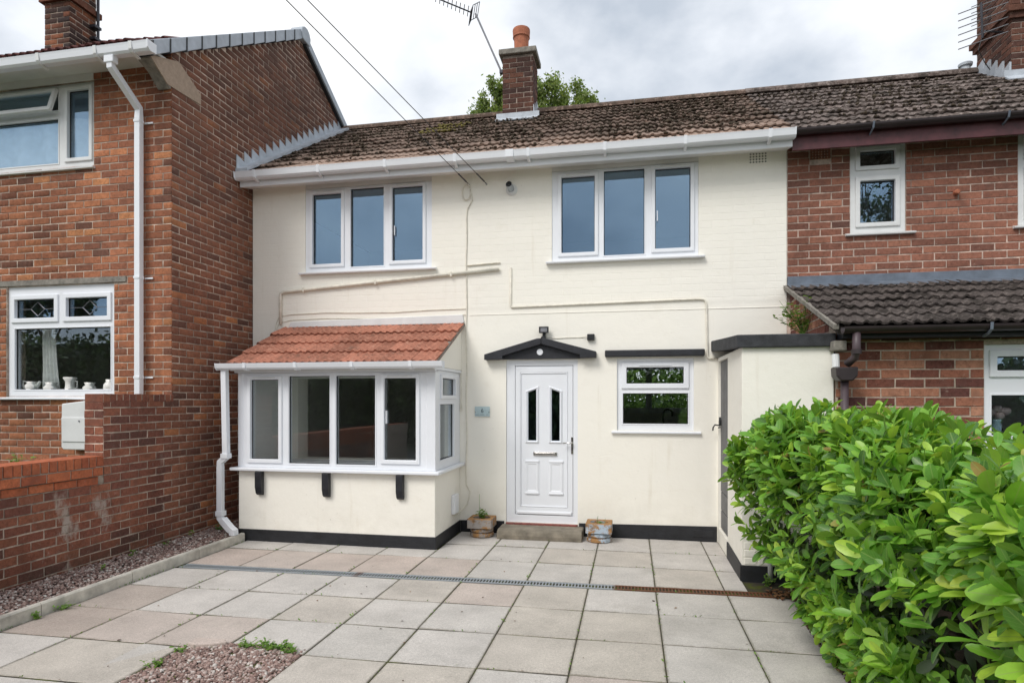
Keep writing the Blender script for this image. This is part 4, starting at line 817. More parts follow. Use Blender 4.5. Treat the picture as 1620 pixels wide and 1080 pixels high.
# overhead cables and their pole
pole = thing('utility_pole', (-7.75, -20.3, 0), 'tall wooden telegraph pole across the road behind the viewer', 'pole')
mk('shaft', MB().tube([(-7.75, -20.3, -.3), (-7.75, -20.3, 9.2)], [.15, .10], 12), M['bark'], pole, smooth=True)
mk('crossarm', MB().box(-8.4, -7.1, -20.4, -20.28, 8.75, 8.87), M['bark'], pole, bevel=.01)
for A, tpos, lab in (((-2.068, -.05, 4.50), (-7.66, -20.3, 8.77), 'thin black overhead cable, the one reaching the wall farther left'), ((-1.831, -.05, 4.49), (-7.78, -20.1, 8.77), 'thin black overhead cable, the one reaching the wall farther right')):
    A = Vector(A); B = Vector(tpos)
    c = thing('overhead_cable', A, lab, 'cable', 'overhead cables to the cream house')
    mk('wire', MB().tube([A.lerp(B, t) + Vector((0, 0, -.9*t*(1-t)*.12)) for t in np.linspace(0, 1, 14)], .0045, 6), M['cable'], c)
    mk('eye_bolt', MB().tube([(A.x, 0, A.z), tuple(A)], .009, 6), M['alu'], c)
    mk('insulator', MB().tube([A.lerp(B, .002), A.lerp(B, .011)], .009, 8), M['alu_dark'], c)
# ------------------------------------------------------------------ outhouse
OH = thing('outhouse', (1.42, -.8, 0), 'small cream flat roofed outhouse between the cream house and the brick porch', 'outhouse')
SX, SY = 1.03, -1.617
mk('side_wall', MB(west(SX)).grid(SY+.12, -.001, -.05, 2.205, [(-.76, -.05, .17, 2.165)], -.12, 0), M['cream'], OH)
mk('front_wall', MB(front(SY)).box(SX, 1.832, -.05, 2.205, -.12, .0), M['cream'], OH, bevel=.004)
pl_ = mk('plinth', MB().prism([(SY-.014, -.03), (-.77, -.03), (-.77, .175), (SY-.014, .15)], 0, SX-.014, SX+.02).box(SX-.014, 1.84, SY-.0145, SY+.02, -.03, .149), M['black'], OH, bevel=.004)
ow = MB(); T = front(SY)
for (a, b, z) in ((1.05, 1.17, .155), (1.18, 1.40, .155), (1.05, 1.25, .228), (1.26, 1.45, .228), (1.05, 1.14, .301), (1.15, 1.36, .301), (1.08, 1.22, .374), (1.23, 1.42, .374), (1.10, 1.2, .447)):
    mk('exposed_brick', MB(T).box(a, b-.01, z, z+.064, -.01, .005), M['cream'], OH, bevel=.006)
mk('flat_roof', MB().add([(.95, -.002, 2.285), (1.84, -.002, 2.285), (1.84, SY-.045, 2.195), (1.03-.05, SY-.045, 2.195), (.95, SY+.5, 2.215),
                          (.95, -.002, 2.415), (1.84, -.002, 2.415), (1.84, SY-.05, 2.318), (1.03-.055, SY-.05, 2.318), (.95, SY+.5, 2.345)],
                         [(4,3,2,1,0), (5,6,7,8,9), (0,1,6,5), (1,2,7,6), (2,3,8,7), (3,4,9,8), (4,0,5,9)]), M['felt'], OH, bevel=.012)
dk = mk('plank_door', MB(west(SX)).box(-.757, -.053, .172, 2.163, -.06, -.045), M['black'], OH)
for k in range(7): mk('plank', MB(west(SX)).box(-.755+k*.1003, -.755+k*.1003+.095, .62, 2.158, -.045, -.025), M['door_grey'], dk, bevel=.006)
for k in range(2): mk('lower_panel', MB(west(SX)).box(-.755, -.055, .18+k*.22, .39+k*.22, -.045, -.028), M['door_grey'], dk, bevel=.004)
mk('latch', MB().prism([(-.14, 1.40), (-.10, 1.40), (-.105, 1.46), (-.12, 1.50), (-.135, 1.46)], 0, SX-.005, SX+.02).tube([(SX+.01, -.12, 1.40), (SX-.05, -.12, 1.41), (SX-.07, -.12, 1.38), (SX-.075, -.12, 1.34)], .009, 6).tube([(SX+.01, -.12, 1.38), (SX-.02, -.2, 1.38)], .008, 6), M['black_plastic'], dk)
mk('white_pipe', MB().tube([(1.275, SY-.035, .7), (1.275, SY-.035, .02)], .022, 10), M['upvc_old'], OH, smooth=True)
# ------------------------------------------------------------------ right house with its porch
RH = thing('brick_house', (4, 0, 0), 'red brick terraced house on the right with maroon fascia and brown gutter', 'house', 'houses of the terrace')
w1 = (2.496, 3.079, 3.632, 4.64); w2 = (4.205, 5.6, 3.632, 4.64)
rwall = mk('front_wall', MB(front(.0045)).grid(1.81, 8.0, 0, 4.7, [w1, w2], -.24, 0), M['mortar_pink'], RH)
lay('right', rwall, 'F', 0, 3.03, 4.71, cut(lambda v: [(1.812, 5.3)], [w1, w2, (2.06, 2.29, 4.50, 4.66)]), 'brick_right', off=1.812)
av = mk('air_brick', MB(front(0)).grid(2.065, 2.285, 4.515, 4.655, [(2.085+i*.032, 2.1+i*.032, 4.53+j*.032, 4.546+j*.032) for i in range(6) for j in range(4)], -.01, .002), M['brick_right'], RH)
mk('vent_backing', MB(front(0)).box(2.07, 2.28, 4.52, 4.65, -.016, -.011), M['seal'], av)
window(RH, front(.012), *w1, [('sash', 2.60, 2.972, 4.40, 4.575), ('sash', 2.60, 2.972, 3.745, 4.23)], sill=(2.44, 3.17, .06), fm='upvc_old', sw=.05)
window(RH, front(.012), *w2, [('sash', 4.31, 4.7, 4.40, 4.575), ('sash', 4.31, 4.7, 3.745, 4.23), ('fix', 4.85, 5.5, 3.72, 4.58)], sill=(4.15, 5.66, .06), fm='upvc_old', sw=.05)
mk('brick_stub', MB(front(0)).lathe((3.585, 4.03, 0), [(.03, 0), (.028, .05), (.02, .06)], 10), M['terracotta'], RH)
rr = mk('roof', MB().prism([(EY+.03, EZ-.012), (2.75, RZ(2.75)-.012), (5.9, RZ(2.75)-.6*3.15), (5.9, RZ(2.75)-.6*3.15-.08), (2.75, RZ(2.75)-.12), (EY+.06, EZ-.08)], 0, 1.816, 8.0), M['tile_right'], RH)
tiling(rr, 1.82, 7.22, EY-.03, EZ-.02, SL, 11, .3285, 'tile_right', jit=1.6, skip=lambda x, y: x > 5.05 and y > 1.6)
mosslumps('moss', rr, 1.8, 7.0, EY-.03, EZ-.02, SL, 11, .3285, 1700, 'moss')
for k in range(10):
    a = 1.81 + k*.45; mk('ridge_tile', MB().prism([(2.75+.12*math.cos(t), RZ(2.75)-.01+.115*math.sin(t)) for t in np.linspace(0, math.pi, 9)], 0, a+.0008, a+.4492), M['tile_right'], rr, bevel=.006)
mk('ridge_vent', MB().lathe((5.0, 2.75, RZ(2.75)+.08), [(.07, 0), (.065, .06), (.09, .065), (.095, .10), (.06, .12)], 14), M['lead'], RH)
mk('fascia', MB().box(1.80, 8, -.29, -.265, 4.53, 4.70), M['maroon'], RH, bevel=.003)
mk('soffit', MB().box(1.812, 8, -.264, .0, 4.665, 4.69), M['black_timber'], RH)
gr = mk('gutter', gutter_round(1.812, 8, -.352, 4.735, .058), M['brown_plastic'], RH, smooth=False)
for x in (2.6, 3.9, 5.2): mk('gutter_bracket', MB().tube([(x, -.275, 4.64), (x, -.33, 4.655), (x, -.40, 4.68), (x, -.418, 4.74)], .011, 6), M['lead_dark'], gr)
rc = mk('chimney', MB().box(5.157, 6.1, 1.889, 2.75, 5.5, 8.6), M['mortar_dark'], RH)
lay('right', rc, 'F', 1.883, 6.06, 8.0, lambda v: [(5.15, 6.1)], 'brick_chimney', off=5.15)
lay('right', rc, 'W', 5.15, 6.06, 8.0, lambda v: [(1.883, 2.75)], 'brick_chimney', off=1.883)
mk('oversail', MB().box(5.08, 6.17, 1.81, 2.82, 7.03, 7.11).box(5.115, 6.14, 1.85, 2.79, 6.95, 7.03), M['brick_chimney'], rc)
mk('chimney_flashing', MB().prism([(1.76, RZ(1.76)+.03), (1.9, RZ(1.9)+.05), (1.9, RZ(1.9)+.14), (1.876, RZ(1.9)+.14), (1.876, RZ(1.88)+.07), (1.75, RZ(1.75)+.05)], 0, 5.06, 6.2), M['lead'], rc)
for k in range(5): mk('flashing_step', MB().prism([(1.88+k*.16, RZ(1.88+k*.16)+.02), (2.035+k*.16, RZ(2.035+k*.16)+.02), (2.035+k*.16, RZ(2.035+k*.16)+.12), (1.88+k*.16, RZ(2.035+k*.16)+.17)], 0, 5.125, 5.149), M['lead'], rc)
mk('room', MB().box(1.9, 7.9, 1.8, 1.9, .1, 4.6).box(1.82, 1.9, .25, 1.8, .1, 4.6), M['plaster'], RH)
# porch (lean-to)
PX, PY = 1.845, -1.62
wp_ = (3.058, 4.5, 1.30, 2.196)
pw = mk('porch_wall', MB(front(PY+.0045)).grid(PX+.0045, 6.5, 0, 2.40, [wp_], -.2, 0), M['mortar'], RH)
lay('porch', pw, 'F', PY, .892, 2.33, cut(lambda v: [(PX, 4.9)], [wp_]), 'brick_porch', off=PX-.1)
ps = mk('porch_side_wall', MB().prism([(PY+.21, -.05), (-.002, -.05), (-.002, 3.0), (PY+.21, 2.40)], 0, PX+.0045, PX+.2), M['mortar'], RH)
lay('porch', ps, 'W', PX, 2.1, 3.03, lambda v: [(max(PY+.2, -1.62+(v-2.36)/.37), 0)] if v < 2.98 else [], 'brick_porch', off=0)
window(RH, front(PY+.03), *wp_, [('sash', 3.165, 3.70, 1.965, 2.09), ('fix', 3.125, 4.4, 1.395, 1.75)], sill=(3.0, 4.56, .07), sw=.06)
PS = .375
pr_ = mk('porch_roof', MB().prism([(-1.80, 2.36), (-.003, 2.36+PS*1.797), (-.003, 2.30+PS*1.797), (-1.78, 2.30)], 0, PX-.03, 6.5), M['tile_porch'], RH)
tiling(pr_, PX-.05, 5.45, -1.83, 2.352, PS, 6, .322, 'tile_porch', amp=.02, jit=1.2, lift=.034)
mk('porch_verge', MB().prism([(-1.82, 2.335), (-.003, 3.01), (-.003, 3.055), (-1.83, 2.375)], 0, PX-.075, PX-.032), M['concrete'], RH)
mk('porch_flashing', MB(front(0)).prism([(1.812, 3.0), (6.0, 3.0), (6.0, 3.15), (1.812, 3.155)], 2, -.01, .02).add([(1.80, 3.06, .02), (6.0, 3.05, .02), (6.0, 2.985, .21), (1.80, 2.99, .21), (1.80, 3.07, .02), (6.0, 3.06, .02), (6.0, 2.995, .212), (1.80, 3.0, .212)], [(0,1,2,3), (4,5,6,7), (0,3,7,4), (2,3,7,6)]), M['lead_dark'], RH, bevel=.006)
pg = mk('porch_gutter', gutter_round(PX-.02, 6.5, -1.885, 2.345, .058), M['brown_plastic'], RH)
for x in (2.95, 4.2): mk('gutter_bracket', MB().tube([(x, -1.82, 2.25), (x, -1.90, 2.27), (x, -1.945, 2.30), (x, -1.95, 2.355)], .012, 6), M['lead_dark'], pg)
mk('porch_fascia', MB().box(PX+.01, 6.5, -1.80, PY-.002, 2.255, 2.335), M['black_timber'], RH)
pd = mk('porch_downpipe', MB().tube([(1.935, -1.885, 2.30), (1.935, -1.885, 2.14), (1.93, -1.86, 2.08), (1.895, -1.78, 2.03)], .034, 12), M['brown_pipe'], RH, smooth=True)
mk('pipe_collar', MB().tube([(1.935, -1.885, 2.15), (1.935, -1.885, 2.11)], .042, 12), M['brown_plastic'], pd)
mk('hopper', MB().prism([(1.79, 2.0), (1.975, 2.0), (1.97, 1.92), (1.93, 1.875), (1.83, 1.875), (1.795, 1.92)], 1, -1.82, -1.66), M['brown_plastic'], pd, bevel=.012)
mk('lower_pipe', MB().tube([(1.885, -1.74, 1.875), (1.885, -1.74, .0)], .034, 12), M['brown_pipe'], pd, smooth=True)
mk('white_spout', MB().tube([(1.82, -1.70, 2.12), (1.82, -1.72, 2.0)], .032, 10), M['upvc_old'], pd)
mk('gutter_stub', MB().box(1.79, 1.90, -1.76, PY-.001, 2.15, 2.24), M['concrete'], RH, bevel=.01)
mk('porch_room', MB().box(1.95, 6.4, -.1, -.02, .1, 2.9), M['plaster'], RH)
# flowers and heart in the porch window
mk('porch_ledge', MB().box(3.06, 4.5, -1.50, -1.34, 1.37, 1.392), M['upvc'], RH)
fv = thing('flower_vase', (3.25, -1.43, 1.39), 'glass vase of pale pink roses inside the porch window', 'flowers')
mk('vase', MB().lathe((3.25, -1.43, 1.39), [(.035, 0), (.04, .08), (.03, .12), (.042, .14)], 12), M['sign'], fv, smooth=True)
for k, (dx, dz, r_) in enumerate(((.06, .21, .05), (-.04, .20, .04), (.0, .23, .042), (-.09, .23, .03), (.02, .17, .04))):
    m = MB(); m.lathe((3.25+dx, -1.44+.02*(k % 2), 1.39+dz-.03), [(r_*.3, 0), (r_*.9, .02), (r_, .04), (r_*.85, .06), (r_*.5, .07), (r_*.45, .05)], 9); mk('rose', m, M['petal'], fv, smooth=True)
    mk('stem', MB().tube([(3.25, -1.43, 1.42), (3.25+dx, -1.43, 1.39+dz-.03)], .004, 4), M['weed'], fv)
ht = [(3.48 + .0055*16*math.sin(a)**3, 1.72 + .0052*(13*math.cos(a)-5*math.cos(2*a)-2*math.cos(3*a)-math.cos(4*a))) for a in np.linspace(0, 2*math.pi, 28)[:-1]]
mk('heart_ornament', MB().prism(ht, 1, -1.50, -1.485), M['china'], label='white heart ornament hanging inside the porch window', cat='ornament', bevel=.003)
# ------------------------------------------------------------------ aerials
def aerial(name, label, mount, top, boom_a, boom_b, n, el, mat, refl, edir):
    t = thing(name, mount, label, 'aerial', 'television aerials')
    mk('mast', MB().tube([mount, top], .016, 8), M['alu'], t); a, b = Vector(boom_a), Vector(boom_b)
    mk('boom', MB().tube([a, b], .011, 6), M[mat], t); d = Vector(edir).normalized()
    for k in range(n):
        c = a.lerp(b, k/(n-1)); h = el*(1 - .25*k/(n-1)); mk('element', MB().tube([c - d*h, c + d*h], .0065, 5), M[mat], t)
    if refl:
        up = d.cross((b-a).normalized()).normalized(); m = MB()
        for sg in (-1, 1):
            c0 = a; P = [c0 - d*.12, c0 + d*.12]; Q = [p + up*sg*.20 - (b-a).normalized()*.04 for p in P]
            for k in range(4): m.tube([P[0].lerp(Q[0], k/3), P[1].lerp(Q[1], k/3)], .006, 5)
            m.tube([P[0], Q[0]], .006, 5); m.tube([P[1], Q[1]], .006, 5)
        mk('reflector', m, M[mat], t)
    mk('bracket', MB().box(mount[0]-.03, mount[0]+.03, mount[1]-.03, mount[1]+.04, mount[2]-.03, mount[2]+.03), M['alu_dark'], t, bevel=.006)
    return t
aerial('tv_aerial', 'slanting television aerial on the left side of the central chimney', (-2.125, 2.30, 7.18), (-2.56, 2.25, 8.18), (-2.62, 2.25, 8.20), (-3.22, 2.15, 8.46), 10, .085, 'alu_dark', True, (.35, -.75, .55))
t2 = thing('tv_aerial', (5.12, 2.1, 6.9), 'television aerial with long horizontal rods beside the right hand chimney', 'aerial', 'television aerials')
mk('mast', MB().tube([(5.15, 2.05, 6.86), (4.86, 1.95, 6.86), (4.82, 1.93, 6.75), (4.80, 1.92, 7.24)], .014, 8), M['alu_dark'], t2)
for k in range(6): z = 6.66 + k*.10; mk('rod', MB().tube([(4.55, 2.0, z-.0+.0), (5.10, 1.86, z+.11)], .0075, 5), M['alu'], t2)
for k in range(4): z = 6.95 + k*.09; mk('rod', MB().tube([(4.70, 1.97, z), (4.92, 1.9, z+.05)], .005, 5), M['alu_dark'], t2)
mk('lead_cable', MB().tube([(4.82, 1.93, 6.78), (4.78, 1.95, 6.6), (4.88, 2.0, 6.45), (5.0, 2.1, 6.38)], .006, 5), M['cable'], t2)
t3 = thing('tv_aerial', (-8.78, .9, 7.9), 'small grey aerial bracket on the left house chimney', 'aerial', 'television aerials')
mk('mast', MB().tube([(-8.72, .98, 7.55), (-8.72, .98, 8.9)], .022, 8), M['alu_dark'], t3)
for z in (7.66, 7.86): mk('bracket', MB().box(-8.79, -8.68, .88, 1.01, z, z+.04), M['alu_dark'], t3)
mk('wire', MB().tube([(-8.72, .98, 7.56), (-8.66, .9, 7.35), (-8.55, .8, 7.2)], .006, 5), M['cable'], t3)
# ------------------------------------------------------------------ plants
def leaf_template():
    prof = [(0, .0), (.14, .20), (.38, .40), (.64, .5), (.86, .38), (.96, .18), (1, 0.)]; V = []; UV = []; Fc = []
    for t, h in prof:
        z = -.16*t*t
        V += [(-h, t, z+.10*h), (0, t, z), (h, t, z+.10*h)]; UV += [(.5-h, t), (.5, t), (.5+h, t)]
    for k in range(len(prof)-1):
        a = 3*k; Fc += [(a, a+1, a+4, a+3), (a+1, a+2, a+5, a+4)]
    V = np.array(V); V[:, 0] *= .80; return V, np.array(Fc), np.array(UV)
LV, LF, LUV = leaf_template()
def leaf_frames(P, Dr, Up, ln, wd):
    y = Dr/np.linalg.norm(Dr, axis=1, keepdims=True); z = Up - (Up*y).sum(1, keepdims=True)*y; z /= np.linalg.norm(z, axis=1, keepdims=True)+1e-9; x = np.cross(y, z)
    return x*wd[:, None], y*ln[:, None], z*ln[:, None], P
def leaves_to_mesh(fr):
    X, Y, Z, P = fr; n = len(P)
    V = LV[None, :, 0, None]*X[:, None] + LV[None, :, 1, None]*Y[:, None] + LV[None, :, 2, None]*Z[:, None] + P[:, None]
    Fc = (LF[None] + (np.arange(n)*len(LV))[:, None, None]).reshape(-1, 4)
    return V.reshape(-1, 3), Fc, np.tile(LUV, (n, 1))
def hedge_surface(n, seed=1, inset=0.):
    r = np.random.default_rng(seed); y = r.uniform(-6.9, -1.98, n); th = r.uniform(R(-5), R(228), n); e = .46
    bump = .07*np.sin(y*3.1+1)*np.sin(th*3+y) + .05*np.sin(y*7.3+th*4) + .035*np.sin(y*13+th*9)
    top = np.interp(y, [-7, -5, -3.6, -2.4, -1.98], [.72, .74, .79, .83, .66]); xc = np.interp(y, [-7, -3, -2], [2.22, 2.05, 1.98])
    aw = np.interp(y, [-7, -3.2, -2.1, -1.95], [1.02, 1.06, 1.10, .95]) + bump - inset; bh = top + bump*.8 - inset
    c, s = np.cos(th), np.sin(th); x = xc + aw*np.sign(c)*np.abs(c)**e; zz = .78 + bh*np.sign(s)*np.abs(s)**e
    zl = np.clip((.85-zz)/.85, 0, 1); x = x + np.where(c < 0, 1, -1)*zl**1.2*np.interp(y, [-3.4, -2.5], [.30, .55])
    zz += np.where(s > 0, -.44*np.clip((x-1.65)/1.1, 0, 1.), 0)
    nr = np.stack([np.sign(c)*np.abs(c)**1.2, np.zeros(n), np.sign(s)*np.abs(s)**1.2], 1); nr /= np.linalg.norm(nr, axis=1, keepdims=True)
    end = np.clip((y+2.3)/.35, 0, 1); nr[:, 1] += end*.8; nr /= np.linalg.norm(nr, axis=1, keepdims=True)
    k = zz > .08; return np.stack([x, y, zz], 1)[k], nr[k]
def shoots(P, Nn, per, lmin, lmax, r, upb=.45):
    n = len(P); ax = Nn + np.array([0, 0, upb]) + r.normal(0, .28, (n, 3)); ax /= np.linalg.norm(ax, axis=1, keepdims=True)
    t1 = np.cross(ax, np.array([.3, .8, .5])); t1 /= np.linalg.norm(t1, axis=1, keepdims=True); t2_ = np.cross(ax, t1); out = [[], [], [], [], []]
    ph = r.uniform(0, 6.28, n)
    for k in range(per):
        a = ph + k*2.4 + r.normal(0, .25, n); tl = R(28) + R(52)*k/max(per-1, 1) + r.normal(0, .16, n)
        rad = t1*np.cos(a)[:, None] + t2_*np.sin(a)[:, None]; d = ax*np.cos(tl)[:, None] + rad*np.sin(tl)[:, None]
        ln = r.uniform(lmin, lmax, n)*(1. if k else .75); out[0].append(P - ax*(.018*k)); out[1].append(d + np.array([0, 0, -.10])); out[2].append(ax + r.normal(0, .15, (n, 3)) - rad*.2); out[3].append(ln); out[4].append(ln*r.uniform(.44, .60, n))
    return [np.concatenate(o) for o in out]
HG = thing('laurel_hedge', (2.0, -4.2, 0), 'large glossy green laurel hedge along the right side of the paving', 'hedge')
rr_ = np.random.default_rng(3)
P1, N1 = hedge_surface(2300, 1); S1 = shoots(P1, N1, 7, .08, .15, rr_)
P2, N2 = hedge_surface(1900, 2, .10); S2 = shoots(P2, N2, 6, .08, .135, rr_, .15)
Sx = [np.concatenate([a, b]) for a, b in zip(S1, S2)]
fr = leaf_frames(*Sx); X, Yv, Z, P = fr
tip = P + Yv*.5; sz = np.array([(lambda q: -1 if (q[2] < .3 or not (0 < q[0] < 1620 and 0 < q[1] < 1080)) else 1/q[2])(px(*p)) for p in tip])
sz[len(S1[0]):] = -1; tocam = np.array([0, CAMY, CAMH]) - tip; nz_ = Z/np.linalg.norm(Z, axis=1, keepdims=True); fac = np.abs((nz_*tocam).sum(1))/np.linalg.norm(tocam, axis=1)
order = np.argsort(-(np.where(sz > 0, sz*(.3+fac)*np.linalg.norm(Yv, axis=1), -1))); big = order[:300]; rest = np.setdiff1d(np.arange(len(P)), big)
lm = bpy.data.meshes.new('leaf'); lm.from_pydata(LV.tolist(), [], LF.tolist()); l_ = lm.uv_layers.new(name='UVMap'); l_.data.foreach_set('uv', LUV[LF.ravel()].astype(np.float32).ravel()); lm.materials.append(M['laurel']); lm.polygons.foreach_set('use_smooth', [True]*len(LF))
for i in big:
    o = bpy.data.objects.new('leaf', lm); COL.objects.link(o); o.parent = HG
    m = Matrix(((X[i][0], Yv[i][0], Z[i][0], P[i][0]-WO[HG].x), (X[i][1], Yv[i][1], Z[i][1], P[i][1]-WO[HG].y), (X[i][2], Yv[i][2], Z[i][2], P[i][2]-WO[HG].z), (0, 0, 0, 1))); o.matrix_basis = m
V, Fc, UV = leaves_to_mesh(tuple(a[rest] for a in fr)); npmesh('foliage', V, Fc, M['laurel'], HG, WO[HG], uv=UV, smooth=True, kind='stuff')
m = MB(); r = random.Random(4)
for k in range(60):
    y = r.uniform(-6.6, -2.1); x = r.uniform(1.55, 2.5); p0 = Vector((x, y, -.03)); q = Vector((x + r.uniform(-.6, .6), y + r.uniform(-.3, .3), r.uniform(.9, 1.35)))
    m.tube([p0, p0.lerp(q, .5) + Vector((r.uniform(-.1, .1), r.uniform(-.1, .1), .1)), q], [.022, .014, .006], 5)
mk('stem', m, M['bark'], HG, kind='stuff')
P3, N3 = hedge_surface(7000, 5, .2); S3 = shoots(P3, N3, 2, .08, .14, rr_, 0.); V, Fc, UV = leaves_to_mesh(leaf_frames(*S3)); npmesh('inner_foliage', V, Fc, M['shaded_leaf'], HG, WO[HG], uv=UV, kind='stuff')  # inner leaves take the darkened colour, painting the shade inside the hedge
mk('hedge_bed', MB(lambda x, y, z: (x + (.0 if x > 2 else .05*math.sin(y*3)), y, z)).prism([(1.42, -2.02), (1.36, -2.6), (1.33, -3.2), (1.34, -3.8), (1.32, -4.4), (1.3, -8), (3.4, -8), (3.4, -1.62), (1.5, -1.66)], 2, -.055, .012), M['soil'], kind='structure')
n = 2600; yy = RNG.uniform(-5.6, -1.75, n); xx = np.interp(yy, [-8, -4.4, -3.8, -3.2, -2.6, -2.0], [1.3, 1.32, 1.34, 1.33, 1.36, 1.42]) + np.abs(RNG.normal(0, .14, n)) - .06
stones('bed_litter', None, np.stack([xx, yy, .010 + .012*RNG.random(n)], 1), .005, .014, 'litter', org=(1.4, -3.5, 0), label='loose soil and leaf litter along the foot of the hedge', cat='litter', kind='stuff')
# fallen leaves under the hedge end
pts = RNG.uniform((1.2, -2.16, .012), (1.62, -1.9, .035), (130, 3)); ang = RNG.uniform(0, 6.28, 130)
V, Fc, UV = leaves_to_mesh(leaf_frames(pts, np.stack([np.cos(ang), np.sin(ang), RNG.normal(0, .15, 130)], 1), np.tile([0, 0, 1.], (130, 1)) + RNG.normal(0, .3, (130, 3)), RNG.uniform(.04, .08, 130), RNG.uniform(.02, .035, 130)))
npmesh('fallen_leaves', V, Fc, M['dead_leaf'], None, (1.4, -2.03, 0), uv=UV, label='heap of brown fallen leaves at the drain end under the hedge', cat='leaves', kind='stuff')
mk('twig', MB().tube([(1.28, -2.52, .008), (1.36, -2.47, .012), (1.43, -2.44, .01)], .006, 5), M['bark'], label='short dark twig lying on the paving near the hedge', cat='twig')
def quads_cloud(name, parent, C, sz, mat, r, org, **kw):
    n = len(C); d = r.normal(size=(n, 3)); d /= np.linalg.norm(d, axis=1, keepdims=True); e = np.cross(d, r.normal(size=(n, 3))); e /= np.linalg.norm(e, axis=1, keepdims=True)
    s = r.uniform(.6, 1.2, n)[:, None]*sz; a, b = d*s, e*s*.55
    V = np.stack([C - a, C + b*1., C + a, C - b], 1).reshape(-1, 3); return npmesh(name, V, np.arange(4*n).reshape(-1, 4), M[mat], parent, org, **kw)
def tree(name, base, lobes, n, leaf, mat, label, seed, trunk=.14, group=None):
    r = np.random.default_rng(seed); t = thing(name, base, label, 'tree', group); b = Vector(base)
    topz = max(l[2] for l in lobes); cx = np.mean([l[0] for l in lobes]); cy = np.mean([l[1] for l in lobes])
    mk('trunk', MB().tube([b, b.lerp(Vector((cx, cy, topz)), .35), Vector((cx, cy, topz*.8))], [trunk, trunk*.7, trunk*.25], 9), M['bark'], t, smooth=True)
    m = MB(); C = []
    for (x, y, z, rx, rz) in lobes:
        st_ = Vector((cx, cy, z*.62)); m.tube([st_, st_.lerp(Vector((x, y, z)), .6) + Vector((.1, .1, .2)), (x, y, z+rz*.5)], [trunk*.35, trunk*.18, .015], 6)
        k = max(6, int(30*rx)); cc = r.normal(size=(k, 3)); cc /= np.linalg.norm(cc, axis=1, keepdims=True); cc *= r.uniform(.35, 1.05, (k, 1)); cc *= (rx, rx, rz); cc += (x, y, z)
        for c in cc:
            m.tube([(x, y, z - rz*.3), tuple((np.array((x, y, z)) + c)/2), tuple(c)], [.018, .01, .004], 4)
            q = r.normal(0, 1, (n//(len(lobes)*k)+1, 3)); C.append(c + q*np.array((rx*.16, rx*.16, rz*.17)))
    mk('limb', m, M['bark'], t); quads_cloud('crown', t, np.concatenate(C), leaf, mat, r, WO[t], kind='stuff'); return t
tree('birch_tree', (-2.9, 12.4, 0), [(-4.85, 12, 10.9, .6, .85), (-4.5, 12.1, 11.4, .5, .85), (-4.05, 12.3, 11.7, .45, .9), (-3.5, 12.3, 11.2, .6, .9), (-2.75, 12, 11.55, .55, .8), (-2.2, 12.3, 11.4, .6, .85), (-1.55, 12.2, 11.1, .6, .8), (-1.15, 12, 10.7, .5, .7), (-2.9, 12.6, 10.0, 1.7, 1.1)], 22000, .058, 'tree_leaf', 'leafy green tree rising behind the central chimney', 8, .16)
# rear garden seen through the kitchen window
rg = thing('garden_shrub', (.6, 9.0, 0), 'bright green garden shrub seen through the kitchen window', 'shrub')
r = np.random.default_rng(12); C = r.normal(0, 1, (12000, 3))*np.array((1.8, .5, 1.0)) + np.array((.8, 9.0, 1.9)); C = C[C[:, 2] > 0]
quads_cloud('foliage', rg, C, .085, 'garden_leaf', r, WO[rg], kind='stuff'); mk('stem', MB().tube([(.6, 9, 0), (.6, 9, 1.2)], .05, 6), M['bark'], rg)
# the far side of the road, mirrored in the windows
r = np.random.default_rng(21); n = 40000; C = np.stack([r.uniform(-38, 24, n), -16.4 + r.normal(0, .25, n) + r.choice([0., .9], n), 2.9*r.random(n)**.8 + r.normal(0, .08, n)], 1); C[:, 2] *= np.interp(C[:, 0], [-18, -14], [1.45, 1.])
oh = thing('roadside_hedge', (-3, -16.6, 0), 'dark clipped hedge across the road behind the viewer', 'hedge'); quads_cloud('foliage', oh, C, .13, 'shaded_leaf', r, WO[oh], kind='stuff')
mk('core', MB().box(-16, 24, -17.1, -16.6, 0, 2.75).box(-38, -16.01, -17.1, -16.6, 0, 4.0), M['shaded_leaf'], oh)
tree('roadside_tree', (-28.5, -20, 0), [(-29.5, -20, 6.6, 1.7, 1.9), (-27.6, -20.2, 7.0, 1.5, 1.5), (-26.2, -20, 6.3, .9, .9)], 7000, .13, 'shaded_leaf', 'broad dark tree across the road, mirrored in the left house window', 22, .2, 'trees across the road')
tree('roadside_tree', (10.3, -21, 0), [(9.9, -21, 10.4, 1.0, 1.7), (10.9, -21.2, 9.4, .9, 1.4), (9.6, -20.8, 8.4, 1.2, 1.5)], 1300, .11, 'shaded_leaf', 'slender dark tree across the road, mirrored in the right house window', 23, .16, 'trees across the road')
